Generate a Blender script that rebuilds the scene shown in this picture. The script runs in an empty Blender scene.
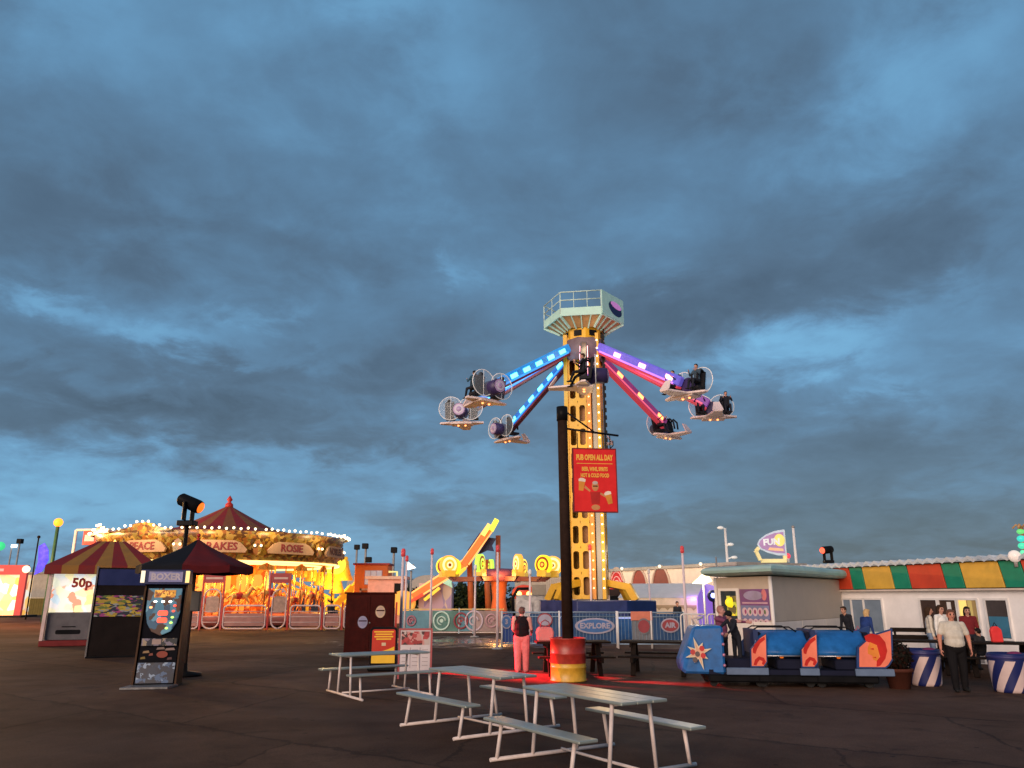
import bpy, bmesh, math, random
import numpy as np
from mathutils import Vector, Matrix, Euler
random.seed(7)
PI = math.pi
R = math.radians
SC = bpy.context.scene
COL = SC.collection
# ------------------------------------------------------------------ camera geometry (used to survey positions)
PITCH = R(15.5); CS, SN = math.cos(PITCH), math.sin(PITCH); FPX = 768.0; EYE = 1.9
def ray(px, py):
    x = (px-512)/FPX; u = (384-py)/FPX
    return Vector((x, CS-u*SN, SN+u*CS))
def G(px, py, z=0.0):
    d = ray(px, py); t = (z-EYE)/d.z
    return Vector((d.x*t, d.y*t, z))
def P(px, py, Y):
    d = ray(px, py); t = Y/d.y
    return Vector((d.x*t, Y, EYE+d.z*t))
def V(*a): return Vector(a)
# ------------------------------------------------------------------ materials
MATS = {}
def nd(nt, t, **kw):
    n = nt.nodes.new(t)
    for k, v in kw.items():
        if k.startswith('i_'): n.inputs[k[2:].replace('_', ' ')].default_value = v
        else: setattr(n, k, v)
    return n
def c4(c): return (c[0], c[1], c[2], 1.0)
def M(name, col, rough=.55, metal=0.0, var=.18, scale=2.5, bump=.0, bscale=60, emit=None, es=0.0, trans=0.0, alpha=1.0, spec=None, rv=.11):
    if name in MATS: return MATS[name]
    m = bpy.data.materials.new(name); m.use_nodes = True; MATS[name] = m
    nt = m.node_tree; L = nt.links.new
    b = nt.nodes['Principled BSDF']
    tc = nd(nt, 'ShaderNodeTexCoord')
    n1 = nd(nt, 'ShaderNodeTexNoise'); n1.inputs['Scale'].default_value = scale; n1.inputs['Detail'].default_value = 6; n1.inputs['Roughness'].default_value = .65
    L(tc.outputs['Object'], n1.inputs['Vector'])
    mx = nd(nt, 'ShaderNodeMix', data_type='RGBA')
    mx.inputs[6].default_value = c4([c*(1-var) for c in col]); mx.inputs[7].default_value = c4([min(1, c*(1+var)) for c in col])
    mr = nd(nt, 'ShaderNodeMapRange'); mr.inputs[1].default_value = .3; mr.inputs[2].default_value = .7
    L(n1.outputs['Fac'], mr.inputs[0]); L(mr.outputs[0], mx.inputs[0]); L(mx.outputs[2], b.inputs['Base Color'])
    rr = nd(nt, 'ShaderNodeMapRange'); rr.inputs[1].default_value = .3; rr.inputs[2].default_value = .7
    rr.inputs[3].default_value = max(.03 if rough < .26 else .30, rough-rv); rr.inputs[4].default_value = min(1, rough+rv)
    L(n1.outputs['Fac'], rr.inputs[0]); L(rr.outputs[0], b.inputs['Roughness'])
    b.inputs['Metallic'].default_value = metal
    b.inputs['Specular IOR Level'].default_value = spec if spec is not None else (.5 if rough < .4 and max(col) > .02 else (.06 if max(col) < .06 else (.15 if rough > .75 else .32)))
    if bump:
        n2 = nd(nt, 'ShaderNodeTexNoise'); n2.inputs['Scale'].default_value = bscale; n2.inputs['Detail'].default_value = 4
        L(tc.outputs['Object'], n2.inputs['Vector'])
        bp = nd(nt, 'ShaderNodeBump'); bp.inputs['Strength'].default_value = bump; bp.inputs['Distance'].default_value = .02
        L(n2.outputs['Fac'], bp.inputs['Height']); L(bp.outputs[0], b.inputs['Normal'])
    if emit:
        b.inputs['Emission Color'].default_value = c4(emit); b.inputs['Emission Strength'].default_value = es
    if trans: b.inputs['Transmission Weight'].default_value = trans
    if alpha < 1: b.inputs['Alpha'].default_value = alpha
    return m
def MSCREEN(name, cols, scale=6, es=1.0, stretch=(1, 1, 1), detail=0):
    """a backlit printed panel: patches of colour from voronoi cells, glowing"""
    if name in MATS: return MATS[name]
    m = bpy.data.materials.new(name); m.use_nodes = True; MATS[name] = m
    nt = m.node_tree; L = nt.links.new; b = nt.nodes['Principled BSDF']
    tc = nd(nt, 'ShaderNodeTexCoord'); mp = nd(nt, 'ShaderNodeMapping'); mp.inputs['Scale'].default_value = stretch
    L(tc.outputs['Object'], mp.inputs[0])
    nz = nd(nt, 'ShaderNodeTexNoise'); nz.inputs['Scale'].default_value = scale*.6; nz.inputs['Detail'].default_value = 3
    L(mp.outputs[0], nz.inputs['Vector'])
    ad = nd(nt, 'ShaderNodeMixRGB', blend_type='ADD'); ad.inputs[0].default_value = .35
    L(mp.outputs[0], ad.inputs[1]); L(nz.outputs['Color'], ad.inputs[2])
    vo = nd(nt, 'ShaderNodeTexVoronoi'); vo.inputs['Scale'].default_value = scale
    L(ad.outputs[0], vo.inputs['Vector'])
    sp = nd(nt, 'ShaderNodeSeparateColor'); L(vo.outputs['Color'], sp.inputs[0])
    cr = nd(nt, 'ShaderNodeValToRGB'); cr.color_ramp.interpolation = 'LINEAR' if detail else 'CONSTANT'
    while len(cr.color_ramp.elements) < len(cols): cr.color_ramp.elements.new(.5)
    for i, c in enumerate(cols):
        cr.color_ramp.elements[i].position = i/len(cols); cr.color_ramp.elements[i].color = c4(c)
    L(sp.outputs[0], cr.inputs[0]); L(cr.outputs[0], b.inputs['Base Color']); L(cr.outputs[0], b.inputs['Emission Color'])
    b.inputs['Emission Strength'].default_value = es; b.inputs['Roughness'].default_value = .3
    return m
def E(name, col, s): return M(name, [c*.5 for c in col], rough=.4, emit=col, es=s, var=.05)
# palette
asph = None
white_p = M('white paint', (.72, .70, .68), .45, var=.1, bump=.05)
steel_w = M('pale tube paint', (.66, .56, .52), .42, var=.15, scale=6)
alu = M('worn aluminium', (.34, .38, .34), .32, .4, var=.10, scale=1.2, rv=.01)
dark_m = M('dark metal', (.014, .013, .013), .45, .3, var=.3)
black = M('black plastic', (.008, .008, .009), .42, var=.3)
rubber = M('black rubber', (.02, .02, .02), .8)
dwood = M('dark stained wood', (.013, .009, .007), .65, var=.35, scale=8, bump=.2, bscale=40)
pole_w = M('dark brown timber', (.026, .014, .010), .7, var=.35, scale=5, bump=.25, bscale=40)
red_p = M('red paint', (.42, .022, .015), .42, var=.2)
dred = M('deep red paint', (.16, .012, .012), .45, var=.2)
yel_p = M('yellow paint', (.72, .40, .03), .45, var=.15)
blue_p = M('blue paint', (.022, .12, .36), .35, var=.2)
dblue = M('deep blue paint', (.015, .035, .16), .45, var=.2)
navy = M('navy paint', (.012, .02, .09), .45, var=.2)
grey_p = M('grey paint', (.28, .27, .26), .55, var=.15)
glass = M('dark glass', (.03, .045, .055), .08, var=.1)
gold = M('gold paint', (.62, .32, .06), .42, .25, var=.3, scale=5)
orange_p = M('orange paint', (.62, .14, .03), .45, var=.2)
cream = M('cream paint', (.62, .48, .30), .5, var=.12)
terracotta = M('terracotta', (.085, .026, .016), .8, var=.25, bump=.1)
lit_warm = E('warm bulb glow', (1, .74, .38), 7.0)
lit_white = E('white bulb glow', (1, .92, .78), 7.0)
lit_yellow = E('yellow strip glow', (1, .72, .16), 3.2)
lit_red = E('red lamp glow', (1, .06, .03), 3.0)
lit_cyan = E('cyan strip glow', (.12, .85, 1), 4.0)
lit_pink = E('pink strip glow', (1, .34, .38), 5.0)
lit_orange = E('orange strip glow', (1, .26, .08), 4.2)
# ------------------------------------------------------------------ mesh builder
class MB:
    def __init__(s): s.v = []; s.f = []; s.m = []; s.sm = []
    def add(s, vs, fs, m=0, sm=False, X=None):
        o = len(s.v)
        for p in vs:
            p = Vector(p); s.v.append(X @ p if X else p)
        for f in fs: s.f.append([o+i for i in f]); s.m.append(m); s.sm.append(sm)
        return s
    def box(s, x0, x1, y0, y1, z0, z1, m=0, X=None):
        v = [(x, y, z) for z in (z0, z1) for y in (y0, y1) for x in (x0, x1)]
        return s.add(v, [(0, 2, 3, 1), (4, 5, 7, 6), (0, 1, 5, 4), (2, 6, 7, 3), (0, 4, 6, 2), (1, 3, 7, 5)], m, False, X)
    def cbox(s, c, d, m=0, X=None):
        return s.box(c[0]-d[0]/2, c[0]+d[0]/2, c[1]-d[1]/2, c[1]+d[1]/2, c[2]-d[2]/2, c[2]+d[2]/2, m, X)
    def cyl(s, a, b, r0, r1=None, n=12, m=0, caps=True, sm=True, X=None):
        a = Vector(a); b = Vector(b); r1 = r0 if r1 is None else r1
        d = (b-a).normalized(); u = d.orthogonal().normalized(); w = d.cross(u)
        vs = []
        for p, r in ((a, r0), (b, r1)):
            for i in range(n):
                t = 2*PI*i/n; vs.append(p+u*math.cos(t)*r+w*math.sin(t)*r)
        s.add(vs, [(i, (i+1) % n, n+(i+1) % n, n+i) for i in range(n)], m, sm, X)
        if caps: s.add(vs, [list(range(n))[::-1], list(range(n, 2*n))], m, False, X)
        return s
    def bar(s, a, b, w, h, m=0, up=(0, 0, 1), X=None):
        a = Vector(a); b = Vector(b); d = (b-a).normalized(); up = Vector(up)
        u = d.cross(up)
        if u.length < 1e-4: u = d.orthogonal()
        u.normalize(); q = u.cross(d).normalized()
        vs = []
        for p in (a, b):
            for i, j in ((-1, -1), (1, -1), (1, 1), (-1, 1)): vs.append(p+u*i*w/2+q*j*h/2)
        return s.add(vs, [(3, 2, 1, 0), (4, 5, 6, 7), (0, 1, 5, 4), (1, 2, 6, 5), (2, 3, 7, 6), (3, 0, 4, 7)], m, False, X)
    def tube(s, pts, r, n=8, m=0, closed=False, X=None):
        pts = [Vector(p) for p in pts]; N = len(pts); vs = []; prev = None
        for i, p in enumerate(pts):
            if closed: d = pts[(i+1) % N]-pts[i-1]
            else: d = pts[min(i+1, N-1)]-pts[max(i-1, 0)]
            d.normalize()
            u = prev-d*prev.dot(d) if prev else d.orthogonal()
            u.normalize(); prev = u; w = d.cross(u)
            for k in range(n):
                t = 2*PI*k/n; vs.append(p+u*math.cos(t)*r+w*math.sin(t)*r)
        fs = []
        for i in range(N if closed else N-1):
            j = (i+1) % N
            for k in range(n): fs.append((i*n+k, i*n+(k+1) % n, j*n+(k+1) % n, j*n+k))
        s.add(vs, fs, m, True, X)
        if not closed: s.add(vs, [list(range(n))[::-1], list(range((N-1)*n, N*n))], m, False, X)
        return s
    def sph(s, c, r, m=0, n=12, k=8, sc=(1, 1, 1), X=None):
        c = Vector(c); vs = [c+V(0, 0, r*sc[2])]
        for i in range(1, k):
            a = PI*i/k
            for j in range(n):
                t = 2*PI*j/n; vs.append(c+V(math.sin(a)*math.cos(t)*r*sc[0], math.sin(a)*math.sin(t)*r*sc[1], math.cos(a)*r*sc[2]))
        vs.append(c-V(0, 0, r*sc[2])); fs = []
        for j in range(n): fs.append((0, 1+j, 1+(j+1) % n))
        for i in range(k-2):
            for j in range(n):
                a = 1+i*n; b = a+n; fs.append((a+j, b+j, b+(j+1) % n, a+(j+1) % n))
        a = 1+(k-2)*n
        for j in range(n): fs.append((a+j, len(vs)-1, a+(j+1) % n))
        return s.add(vs, fs, m, True, X)
    def lathe(s, prof, n=24, m=0, mfn=None, c=(0, 0, 0), sm=True, a0=0, a1=2*PI, X=None):
        c = Vector(c); full = abs(a1-a0-2*PI) < 1e-6; nn = n if full else n+1; vs = []
        for r, z in prof:
            for j in range(nn):
                t = a0+(a1-a0)*j/n; vs.append(c+V(r*math.cos(t), r*math.sin(t), z))
        for i in range(len(prof)-1):
            for j in range(n):
                k = (j+1) % nn
                mm = mfn(a0+(a1-a0)*(j+.5)/n, (prof[i][1]+prof[i+1][1])/2) if mfn else m
                s.add([vs[i*nn+j], vs[i*nn+k], vs[(i+1)*nn+k], vs[(i+1)*nn+j]], [(0, 1, 2, 3)], mm, sm, X)
        return s
    def prism(s, pts, o=(0, 0, 0), U=(1, 0, 0), W=(0, 0, 1), d=.02, m=0, X=None):
        """flat outline (u,w) given depth d along U x W reversed"""
        o = Vector(o); U = Vector(U); W = Vector(W); N = U.cross(W).normalized()
        a = [o+U*p[0]+W*p[1] for p in pts]; b = [p-N*d for p in a]; n = len(a)
        ar = sum(pts[i][0]*pts[(i+1) % n][1]-pts[(i+1) % n][0]*pts[i][1] for i in range(n))
        fs = [list(range(n)), list(range(n, 2*n))[::-1]]+[(i, n+i, n+(i+1) % n, (i+1) % n) for i in range(n)]
        if ar < 0: fs = [f[::-1] for f in fs]
        return s.add(a+b, fs, m, False, X)
    def mesh(s, me, m=0, X=None):
        return s.add([v.co for v in me.vertices], [list(p.vertices) for p in me.polygons], m, False, X)
    def build(s, name, mats, parent=None, bevel=0.0, weld=True):
        me = bpy.data.meshes.new(name)
        me.from_pydata([tuple(v) for v in s.v], [], s.f)
        if not isinstance(mats, (list, tuple)): mats = [mats]
        for q in mats: me.materials.append(q)
        me.polygons.foreach_set('material_index', s.m); me.polygons.foreach_set('use_smooth', s.sm)
        if weld or bevel:
            bm = bmesh.new(); bm.from_mesh(me)
            bmesh.ops.remove_doubles(bm, verts=bm.verts, dist=1e-5)
            if bevel:
                es = [e for e in bm.edges if len(e.link_faces) == 2 and e.calc_face_angle(0) > .6]
                bmesh.ops.bevel(bm, geom=es, offset=bevel, segments=1, affect='EDGES', clamp_overlap=True)
            bm.to_mesh(me); bm.free()
        me.update()
        o = bpy.data.objects.new(name, me); COL.objects.link(o)
        if parent is not None: o.parent = parent
        return o
def tag(o, label=None, cat=None, group=None, kind=None):
    if label: o['label'] = label
    if cat: o['category'] = cat
    if group: o['group'] = group
    if kind: o['kind'] = kind
    return o
def thing(name, label, cat, loc=(0, 0, 0), rz=0.0, group=None):
    o = bpy.data.objects.new(name, None); COL.objects.link(o); o.empty_display_size = .2
    o.location = Vector(loc); o.rotation_euler = (0, 0, rz)
    return tag(o, label, cat, group)
def copy_tree(o, parent=None):
    c = o.copy(); COL.objects.link(c)
    if parent is not None: c.parent = parent
    for ch in [q for q in bpy.data.objects if q.parent == o]: copy_tree(ch, c)
    return c
def dup_part(o, parent, X=None):
    c = o.copy(); COL.objects.link(c); c.parent = parent
    if X is not None: c.matrix_local = X
    return c
def text_mesh(txt, size=1.0, ext=.01, bold=0.0):
    cu = bpy.data.curves.new('lettering', 'FONT'); cu.body = txt; cu.size = size; cu.extrude = ext; cu.align_x = 'CENTER'; cu.align_y = 'CENTER'; cu.resolution_u = 2; cu.offset = bold
    o = bpy.data.objects.new('lettering', cu); COL.objects.link(o)
    dg = bpy.context.evaluated_depsgraph_get(); me = bpy.data.meshes.new_from_object(o.evaluated_get(dg))
    bpy.data.objects.remove(o); bpy.data.curves.remove(cu)
    return me
def put_text(mb, txt, o, U, W, size, m=0, ext=.01, bold=0.0, sx=1.0):
    U = Vector(U).normalized(); W = Vector(W).normalized(); N = U.cross(W)
    X = Matrix.Translation(Vector(o)) @ Matrix((U*sx, W, N)).transposed().to_4x4()
    mb.mesh(text_mesh(txt, size, ext, bold), m, X)
def ell(n, rx, ry, a0=0): return [(rx*math.cos(a0+2*PI*i/n), ry*math.sin(a0+2*PI*i/n)) for i in range(n)]
def rrect(x0, x1, y0, y1, r, n=4):
    o = []
    for cx, cy, a in ((x1-r, y1-r, 0), (x0+r, y1-r, PI/2), (x0+r, y0+r, PI), (x1-r, y0+r, 1.5*PI)):
        for i in range(n+1): t = a+PI/2*i/n; o.append((cx+r*math.cos(t), cy+r*math.sin(t)))
    return o
def lamp(name, loc, power, col, r=.1, kind='POINT', **kw):
    l = bpy.data.lights.new(name, kind); l.energy = power; l.color = col
    if kind != 'SUN': l.shadow_soft_size = r
    for k, v in kw.items(): setattr(l, k, v)
    o = bpy.data.objects.new(name, l); COL.objects.link(o); o.location = Vector(loc)
    return o
def aim(o, at):
    o.rotation_euler = (Vector(at)-o.location).to_track_quat('-Z', 'Y').to_euler()
# ------------------------------------------------------------------ figures: capsules merged into one skin
def blob(caps, voxel, mats, name, parent=None, smooth=2):
    """caps: (p0, p1, r0, r1, material, (sx,sy,sz) or None). One continuous surface; material by nearest capsule."""
    mb = MB()
    for p0, p1, r0, r1, m, sc in caps:
        p0 = Vector(p0); p1 = Vector(p1)
        if sc: mb.sph(p0, r0, 0, 14, 10, sc)
        else:
            mb.sph(p0, r0, 0, 10, 7)
            if (p1-p0).length > 1e-4: mb.cyl(p0, p1, r0, r1, 10); mb.sph(p1, r1, 0, 10, 7)
    t = mb.build('body_raw', [], None, weld=False)
    md = t.modifiers.new('r', 'REMESH'); md.mode = 'VOXEL'; md.voxel_size = voxel
    if smooth: sm = t.modifiers.new('s', 'SMOOTH'); sm.iterations = smooth; sm.factor = .5
    dg = bpy.context.evaluated_depsgraph_get(); me = bpy.data.meshes.new_from_object(t.evaluated_get(dg))
    old = t.data; bpy.data.objects.remove(t); bpy.data.meshes.remove(old)
    me.name = name; me.materials.clear()
    for q in mats: me.materials.append(q)
    nf = len(me.polygons); fc = np.empty(nf*3); me.polygons.foreach_get('center', fc); fc = fc.reshape(-1, 3)
    best = np.full(nf, 1e9); idx = np.zeros(nf, dtype=np.int32)
    for p0, p1, r0, r1, m, sc in caps:
        a = np.array(p0); b = np.array(p1)
        if sc:
            s_ = np.array(sc)*r0; q = (fc-a)/s_; d = (np.linalg.norm(q, axis=1)-1)*s_.min()
        else:
            ab = b-a; L2 = max(ab@ab, 1e-9); t_ = np.clip(((fc-a)@ab)/L2, 0, 1)
            d = np.linalg.norm(fc-(a+t_[:, None]*ab), axis=1)-(r0+(r1-r0)*t_)
        k = d < best; best[k] = d[k]; idx[k] = m
    me.polygons.foreach_set('material_index', idx.tolist()); me.polygons.foreach_set('use_smooth', [True]*nf)
    me.update()
    o = bpy.data.objects.new(name, me); COL.objects.link(o)
    if parent is not None: o.parent = parent
    return o
skin = M('skin', (.46, .24, .17), .55, var=.1)
eye_m = M('eye', (.02, .015, .015), .3)
lip_m = M('lip', (.34, .11, .10), .5)
def hand_caps(w, d, side, k, m=0, curl=.5, palm=None):
    """w wrist point, d pointing direction; palm faces the body. five unequal fingers, bent twice"""
    d = Vector(d).normalized(); palm = Vector(palm or (-side, 0, 0)); palm = (palm-d*palm.dot(d)).normalized(); ac = d.cross(palm).normalized()*side
    c = []; L = .098*k
    for i in (-1, 0, 1): c.append((w+ac*i*.020*k, w+d*L+ac*i*.026*k, .016*k, .015*k, m, None))
    for i, (o, ln) in enumerate(((-.036, .068), (-.012, .078), (.012, .073), (.036, .057))):
        b = w+d*L*.95+ac*o*k; d1 = (d+palm*curl*.6).normalized(); d2 = (d+palm*curl*1.9).normalized()
        j = b+d1*ln*.55*k; e = j+d2*ln*.5*k
        c += [(b, j, .0105*k, .0098*k, m, None), (j, e, .0098*k, .0085*k, m, None)]
    b = w+d*.03*k-ac*.026*k; d1 = (d*.6-ac*.75+palm*.35).normalized(); j = b+d1*.045*k; e = j+(d*.9-ac*.25+palm*.4).normalized()*.032*k
    c += [(b, j, .0135*k, .0115*k, m, None), (j, e, .0115*k, .0095*k, m, None)]
    return c
def person(label, loc, rz=0, H=1.7, top=None, trousers=None, shoes=None, hair=None, skinm=None, voxel=.012, arms=None, legs=None, girth=1.0, legw=1.0, sleeve='long',
           hip=None, lean=0.0, turn=0.0, hair_len=0, group=None, name='person', fingers=True, bald=False, hat=None):
    """figure facing -Y locally. arms/legs: {'L':(dir1,dir2),'R':...} unit directions (R is +X)."""
    k = H/1.75; t = thing(name, label, 'person', loc, rz, group)
    hipz = hip if hip is not None else .925*k
    Hc = V(0, 0, hipz)
    up = V(0, -math.sin(lean), math.cos(lean))
    g = girth; caps = []
    # trunk
    chest = Hc+up*.37*k; neck = Hc+up*.575*k
    caps += [(Hc+V(0, 0, .0), Hc, .165*k*g, 0, 2, (1.0, .74, .72)), (Hc+up*.10*k, Hc, .158*k*g, 0, 1, (1.0, .78 if g < 1.1 else .9, .85)),
             (Hc+up*.24*k, Hc, .155*k*g, 0, 1, (1.0, .74 if g < 1.1 else .88, 1.0)), (chest, Hc, .175*k*(1+(g-1)*.6), 0, 1, (1.0, .66, .95))]
    sh = {}
    for s in (-1, 1):
        sp = Hc+up*.485*k+V(s*.178*k*(1+(g-1)*.4), 0, 0); sh[s] = sp
        caps.append((Hc+up*.50*k+V(s*.03*k, 0, 0), sp, .062*k, .062*k, 1, None))
    caps.append((Hc+up*.50*k, neck, .058*k, .052*k, 0, None))
    hd = neck+up*.105*k+V(0, -.018*k, 0)
    Rt = Matrix.Rotation(turn, 3, 'Z')
    def hp(x, y, z): return hd+Rt @ (V(x, y, z)*k)
    caps += [(hd+V(0, 0, .012*k), hd, .098*k, 0, 0, (.80, .98, 1.12)), (hp(0, -.022, -.055), hp(0, -.03, -.078), .052*k, .04*k, 0, None),
             (hp(0, -.088, .005), hp(0, -.108, -.022), .011*k, .016*k, 0, None)]
    for s in (-1, 1):
        caps += [(hp(s*.078, .008, .012), hp(s*.08, .012, -.02), .016*k, .012*k, 0, None), (hp(s*.034, -.089, .014), hp(s*.036, -.089, .014), .0125*k, .0125*k, 4, None),
                 (hp(s*.022, -.091, .036), hp(s*.048, -.084, .037), .006*k, .005*k, 5, None)]
    caps.append((hp(-.018, -.092, -.052), hp(.018, -.092, -.052), .0085*k, .0085*k, 6, None))
    arms = arms or {}; legs = legs or {}
    for s, key in ((-1, 'L'), (1, 'R')):
        d1, d2 = arms.get(key, ((s*.16, .02, -1), (s*.05, -.18, -1)))
        d1 = Vector(d1).normalized(); d2 = Vector(d2).normalized()
        e = sh[s]+d1*.285*k; w = e+d2*.245*k
        if sleeve == 'long': caps += [(sh[s], e, .056*k*g, .046*k, 1, None), (e, e.lerp(w, .93), .046*k, .036*k, 1, None)]
        elif sleeve == 'short':
            ga = 1+(g-1)*.35; q = sh[s].lerp(e, .66); caps += [(sh[s], q, .060*k*ga, .060*k*ga, 1, None), (q, e, .050*k*ga, .044*k*ga, 0, None), (e, w, .044*k*ga, .028*k, 0, None)]
        else: caps += [(sh[s], e, .056*k*g, .046*k, 0, None), (e, w, .045*k, .029*k, 0, None)]
        caps.append((e.lerp(w, .85), w, .03*k, .027*k, 0, None))
        if fingers: caps += hand_caps(w, d2, s, k)
        else: caps.append((w, w+d2*.12*k, .034*k, .026*k, 0, None))
        l1, l2 = legs.get(key, ((s*.05, 0, -1), (s*.02, .03, -1)))
        l1 = Vector(l1).normalized(); l2 = Vector(l2).normalized()
        hj = Hc+V(s*.088*k*(1+(g-1)*.3), 0, -.02*k); kn = hj+l1*.43*k; an = kn+l2*.40*k
        lw = legw*(1+(g-1)*.5); caps += [(hj, kn, .088*k*lw, .064*k*lw, 2, None), (kn, an, .064*k*lw, .052*k*lw, 2, None)]
        fw = V(s*.18, -1, 0).normalized()
        if l2.z > -.85: fw = V(0, -1, -.35).normalized()
        hz = an-V(0, 0, .045*k)
        caps += [(hz-fw*.05*k, hz+fw*.10*k, .040*k, .042*k, 3, None), (hz+fw*.10*k, hz+fw*.165*k, .038*k, .028*k, 3, None)]
    black_c = M('black cloth', (.015, .014, .016), .85)
    mats = [skinm or skin, top or black_c, trousers or black_c, shoes or rubber, eye_m, hair or M('brown hair', (.045, .025, .015), .6), lip_m]
    b = blob(caps, voxel, mats, 'body', t)
    if hair is not None and not bald:
        hc = [(hd+V(0, 0, .03*k)+Rt @ V(0, .018*k, 0), hd, .104*k, 0, 0, (.86, .98, 1.06)), (hp(-.05, -.055, .085), hp(.05, -.055, .085), .03*k, .03*k, 0, None)]
        if hair_len: hc += [(hp(0, .06, 0), hp(0, .075, -.08-hair_len), .085*k, .05*k, 0, None), (hp(-.06, .03, .0), hp(-.075, .03, -.06-hair_len*.8), .04*k, .03*k, 0, None), (hp(.06, .03, .0), hp(.075, .03, -.06-hair_len*.8), .04*k, .03*k, 0, None)]
        h = blob(hc, voxel*1.2, [hair], 'hair', t)
        cut = bmesh.new(); cut.from_mesh(h.data)
        inv = Rt.inverted()
        kill = []
        for f in cut.faces:
            q = inv @ (f.calc_center_median()-hd)/k
            if q.y < -.045 and q.z < .062: kill.append(f)
        bmesh.ops.delete(cut, geom=kill, context='FACES'); cut.to_mesh(h.data); cut.free()
    if hat is not None:
        blob([(hd+V(0, 0, .045*k), hd, .115*k, 0, 0, (.95, 1.05, .95)), (hp(-.07, 0, .05), hp(.07, 0, .05), .075*k, .075*k, 0, None)], voxel*1.2, [hat], 'hat', t)
    return t
# ------------------------------------------------------------------ sky
W = bpy.data.worlds.new('World'); SC.world = W; W.use_nodes = True
nt = W.node_tree; nt.nodes.clear(); L = nt.links.new
def mth(op, a, b=None, c=None):
    n = nd(nt, 'ShaderNodeMath', operation=op)
    for i, q in enumerate((a, b, c)):
        if q is None: continue
        if isinstance(q, (int, float)): n.inputs[i].default_value = q
        else: L(q, n.inputs[i])
    return n.outputs[0]
tc = nd(nt, 'ShaderNodeTexCoord'); sep = nd(nt, 'ShaderNodeSeparateXYZ'); L(tc.outputs['Generated'], sep.inputs[0])
dx, dy, dz = sep.outputs
zz = mth('ADD', mth('MAXIMUM', dz, 0.0), .26)
com = nd(nt, 'ShaderNodeCombineXYZ'); L(mth('DIVIDE', dx, zz), com.inputs[0]); L(mth('DIVIDE', dy, zz), com.inputs[1])
def noise(vec, sc, det, ro, off, dist=0.0, st=(1, 1, 1)):
    mp = nd(nt, 'ShaderNodeMapping'); mp.inputs['Location'].default_value = off; mp.inputs['Scale'].default_value = st; L(vec, mp.inputs[0])
    n = nd(nt, 'ShaderNodeTexNoise'); n.inputs['Scale'].default_value = sc; n.inputs['Detail'].default_value = det; n.inputs['Roughness'].default_value = ro; n.inputs['Distortion'].default_value = dist
    L(mp.outputs[0], n.inputs['Vector']); return n
nA = noise(com.outputs[0], 2.6, 10, .55, (3.1, 1.7, 0), .25)
nB = noise(com.outputs[0], 6.0, 9, .60, (8.2, 4.4, 2), .3)
nC = noise(com.outputs[0], 12, 6, .6, (1.2, 9.4, 5), .2)
wx = mth('MULTIPLY', mth('SUBTRACT', nB.outputs['Fac'], .5), .30)
sepc = nd(nt, 'ShaderNodeSeparateColor'); L(nB.outputs['Color'], sepc.inputs[0])
wy = mth('MULTIPLY', mth('SUBTRACT', sepc.outputs[1], .5), .16)
az = mth('ADD', mth('ARCTAN2', dx, dy), wx)
el = mth('ADD', mth('ARCSINE', dz), wy)
def azel(px, py):
    d = ray(px, py).normalized(); return math.atan2(d.x, d.y), math.asin(d.z)
total = None
for px, py, sx, sy, am in ((40, 303, 70, 18, .75), (175, 343, 75, 17, .65), (270, 318, 40, 12, .4), (810, 345, 85, 26, 1.0), (890, 385, 50, 14, .45), (905, 90, 100, 60, .5), (1000, 10, 80, 60, .4), (470, 285, 18, 18, .35),
                         (420, 5, 90, 25, .5), (450, 70, 60, 45, .3), (60, 20, 120, 60, .35), (60, 490, 260, 46, .85), (420, 470, 150, 26, .42), (250, 540, 260, 26, .55), (600, 492, 70, 9, .3), (720, 380, 60, 12, .35), (660, 270, 25, 18, .25), (980, 280, 40, 25, .25),
                         (70, 225, 150, 55, -.55), (210, 415, 220, 34, -.9), (330, 375, 200, 20, -.5), (820, 235, 170, 50, -.6), (740, 300, 190, 26, -.6), (640, 340, 60, 40, -.45), (860, 450, 280, 36, -.5), (900, 530, 260, 50, -.85), (640, 540, 120, 26, -.55),
                         (430, 525, 80, 22, -.45), (690, 95, 70, 40, -.4), (330, 255, 120, 36, -.45), (120, 395, 90, 12, -.3), (560, 430, 90, 25, -.2), (440, 350, 100, 30, -.25)):
    a, e = azel(px, py)
    a2, _ = azel(px+sx*.5, py); _, e2 = azel(px, py-sy*.5)
    ka = 1/abs(2*(a2-a)); ke = 1/abs(2*(e2-e))
    qa = mth('MULTIPLY', mth('SUBTRACT', az, a), ka); qe = mth('MULTIPLY', mth('SUBTRACT', el, e), ke)
    g = mth('MULTIPLY', mth('POWER', 2.71828, mth('MULTIPLY', mth('ADD', mth('MULTIPLY', qa, qa), mth('MULTIPLY', qe, qe)), -1.0)), am)
    total = g if total is None else mth('ADD', total, g)
f = mth('ADD', mth('MULTIPLY', total, .43), .51)
f = mth('ADD', f, mth('MULTIPLY', mth('SUBTRACT', nA.outputs['Fac'], .5), .62))
f = mth('ADD', f, mth('MULTIPLY', mth('SUBTRACT', nB.outputs['Fac'], .5), .42))
f = mth('ADD', f, mth('MULTIPLY', mth('SUBTRACT', nC.outputs['Fac'], .5), .11))
cr = nd(nt, 'ShaderNodeValToRGB'); L(f, cr.inputs[0])
els = ((.05, (.053, .090, .138)), (.30, (.076, .136, .212)), (.52, (.098, .202, .328)), (.72, (.128, .296, .485)), (1.0, (.17, .42, .66)))
while len(cr.color_ramp.elements) < len(els): cr.color_ramp.elements.new(.5)
for i, (p_, c_) in enumerate(els): cr.color_ramp.elements[i].position = p_; cr.color_ramp.elements[i].color = c4(c_)
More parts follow.
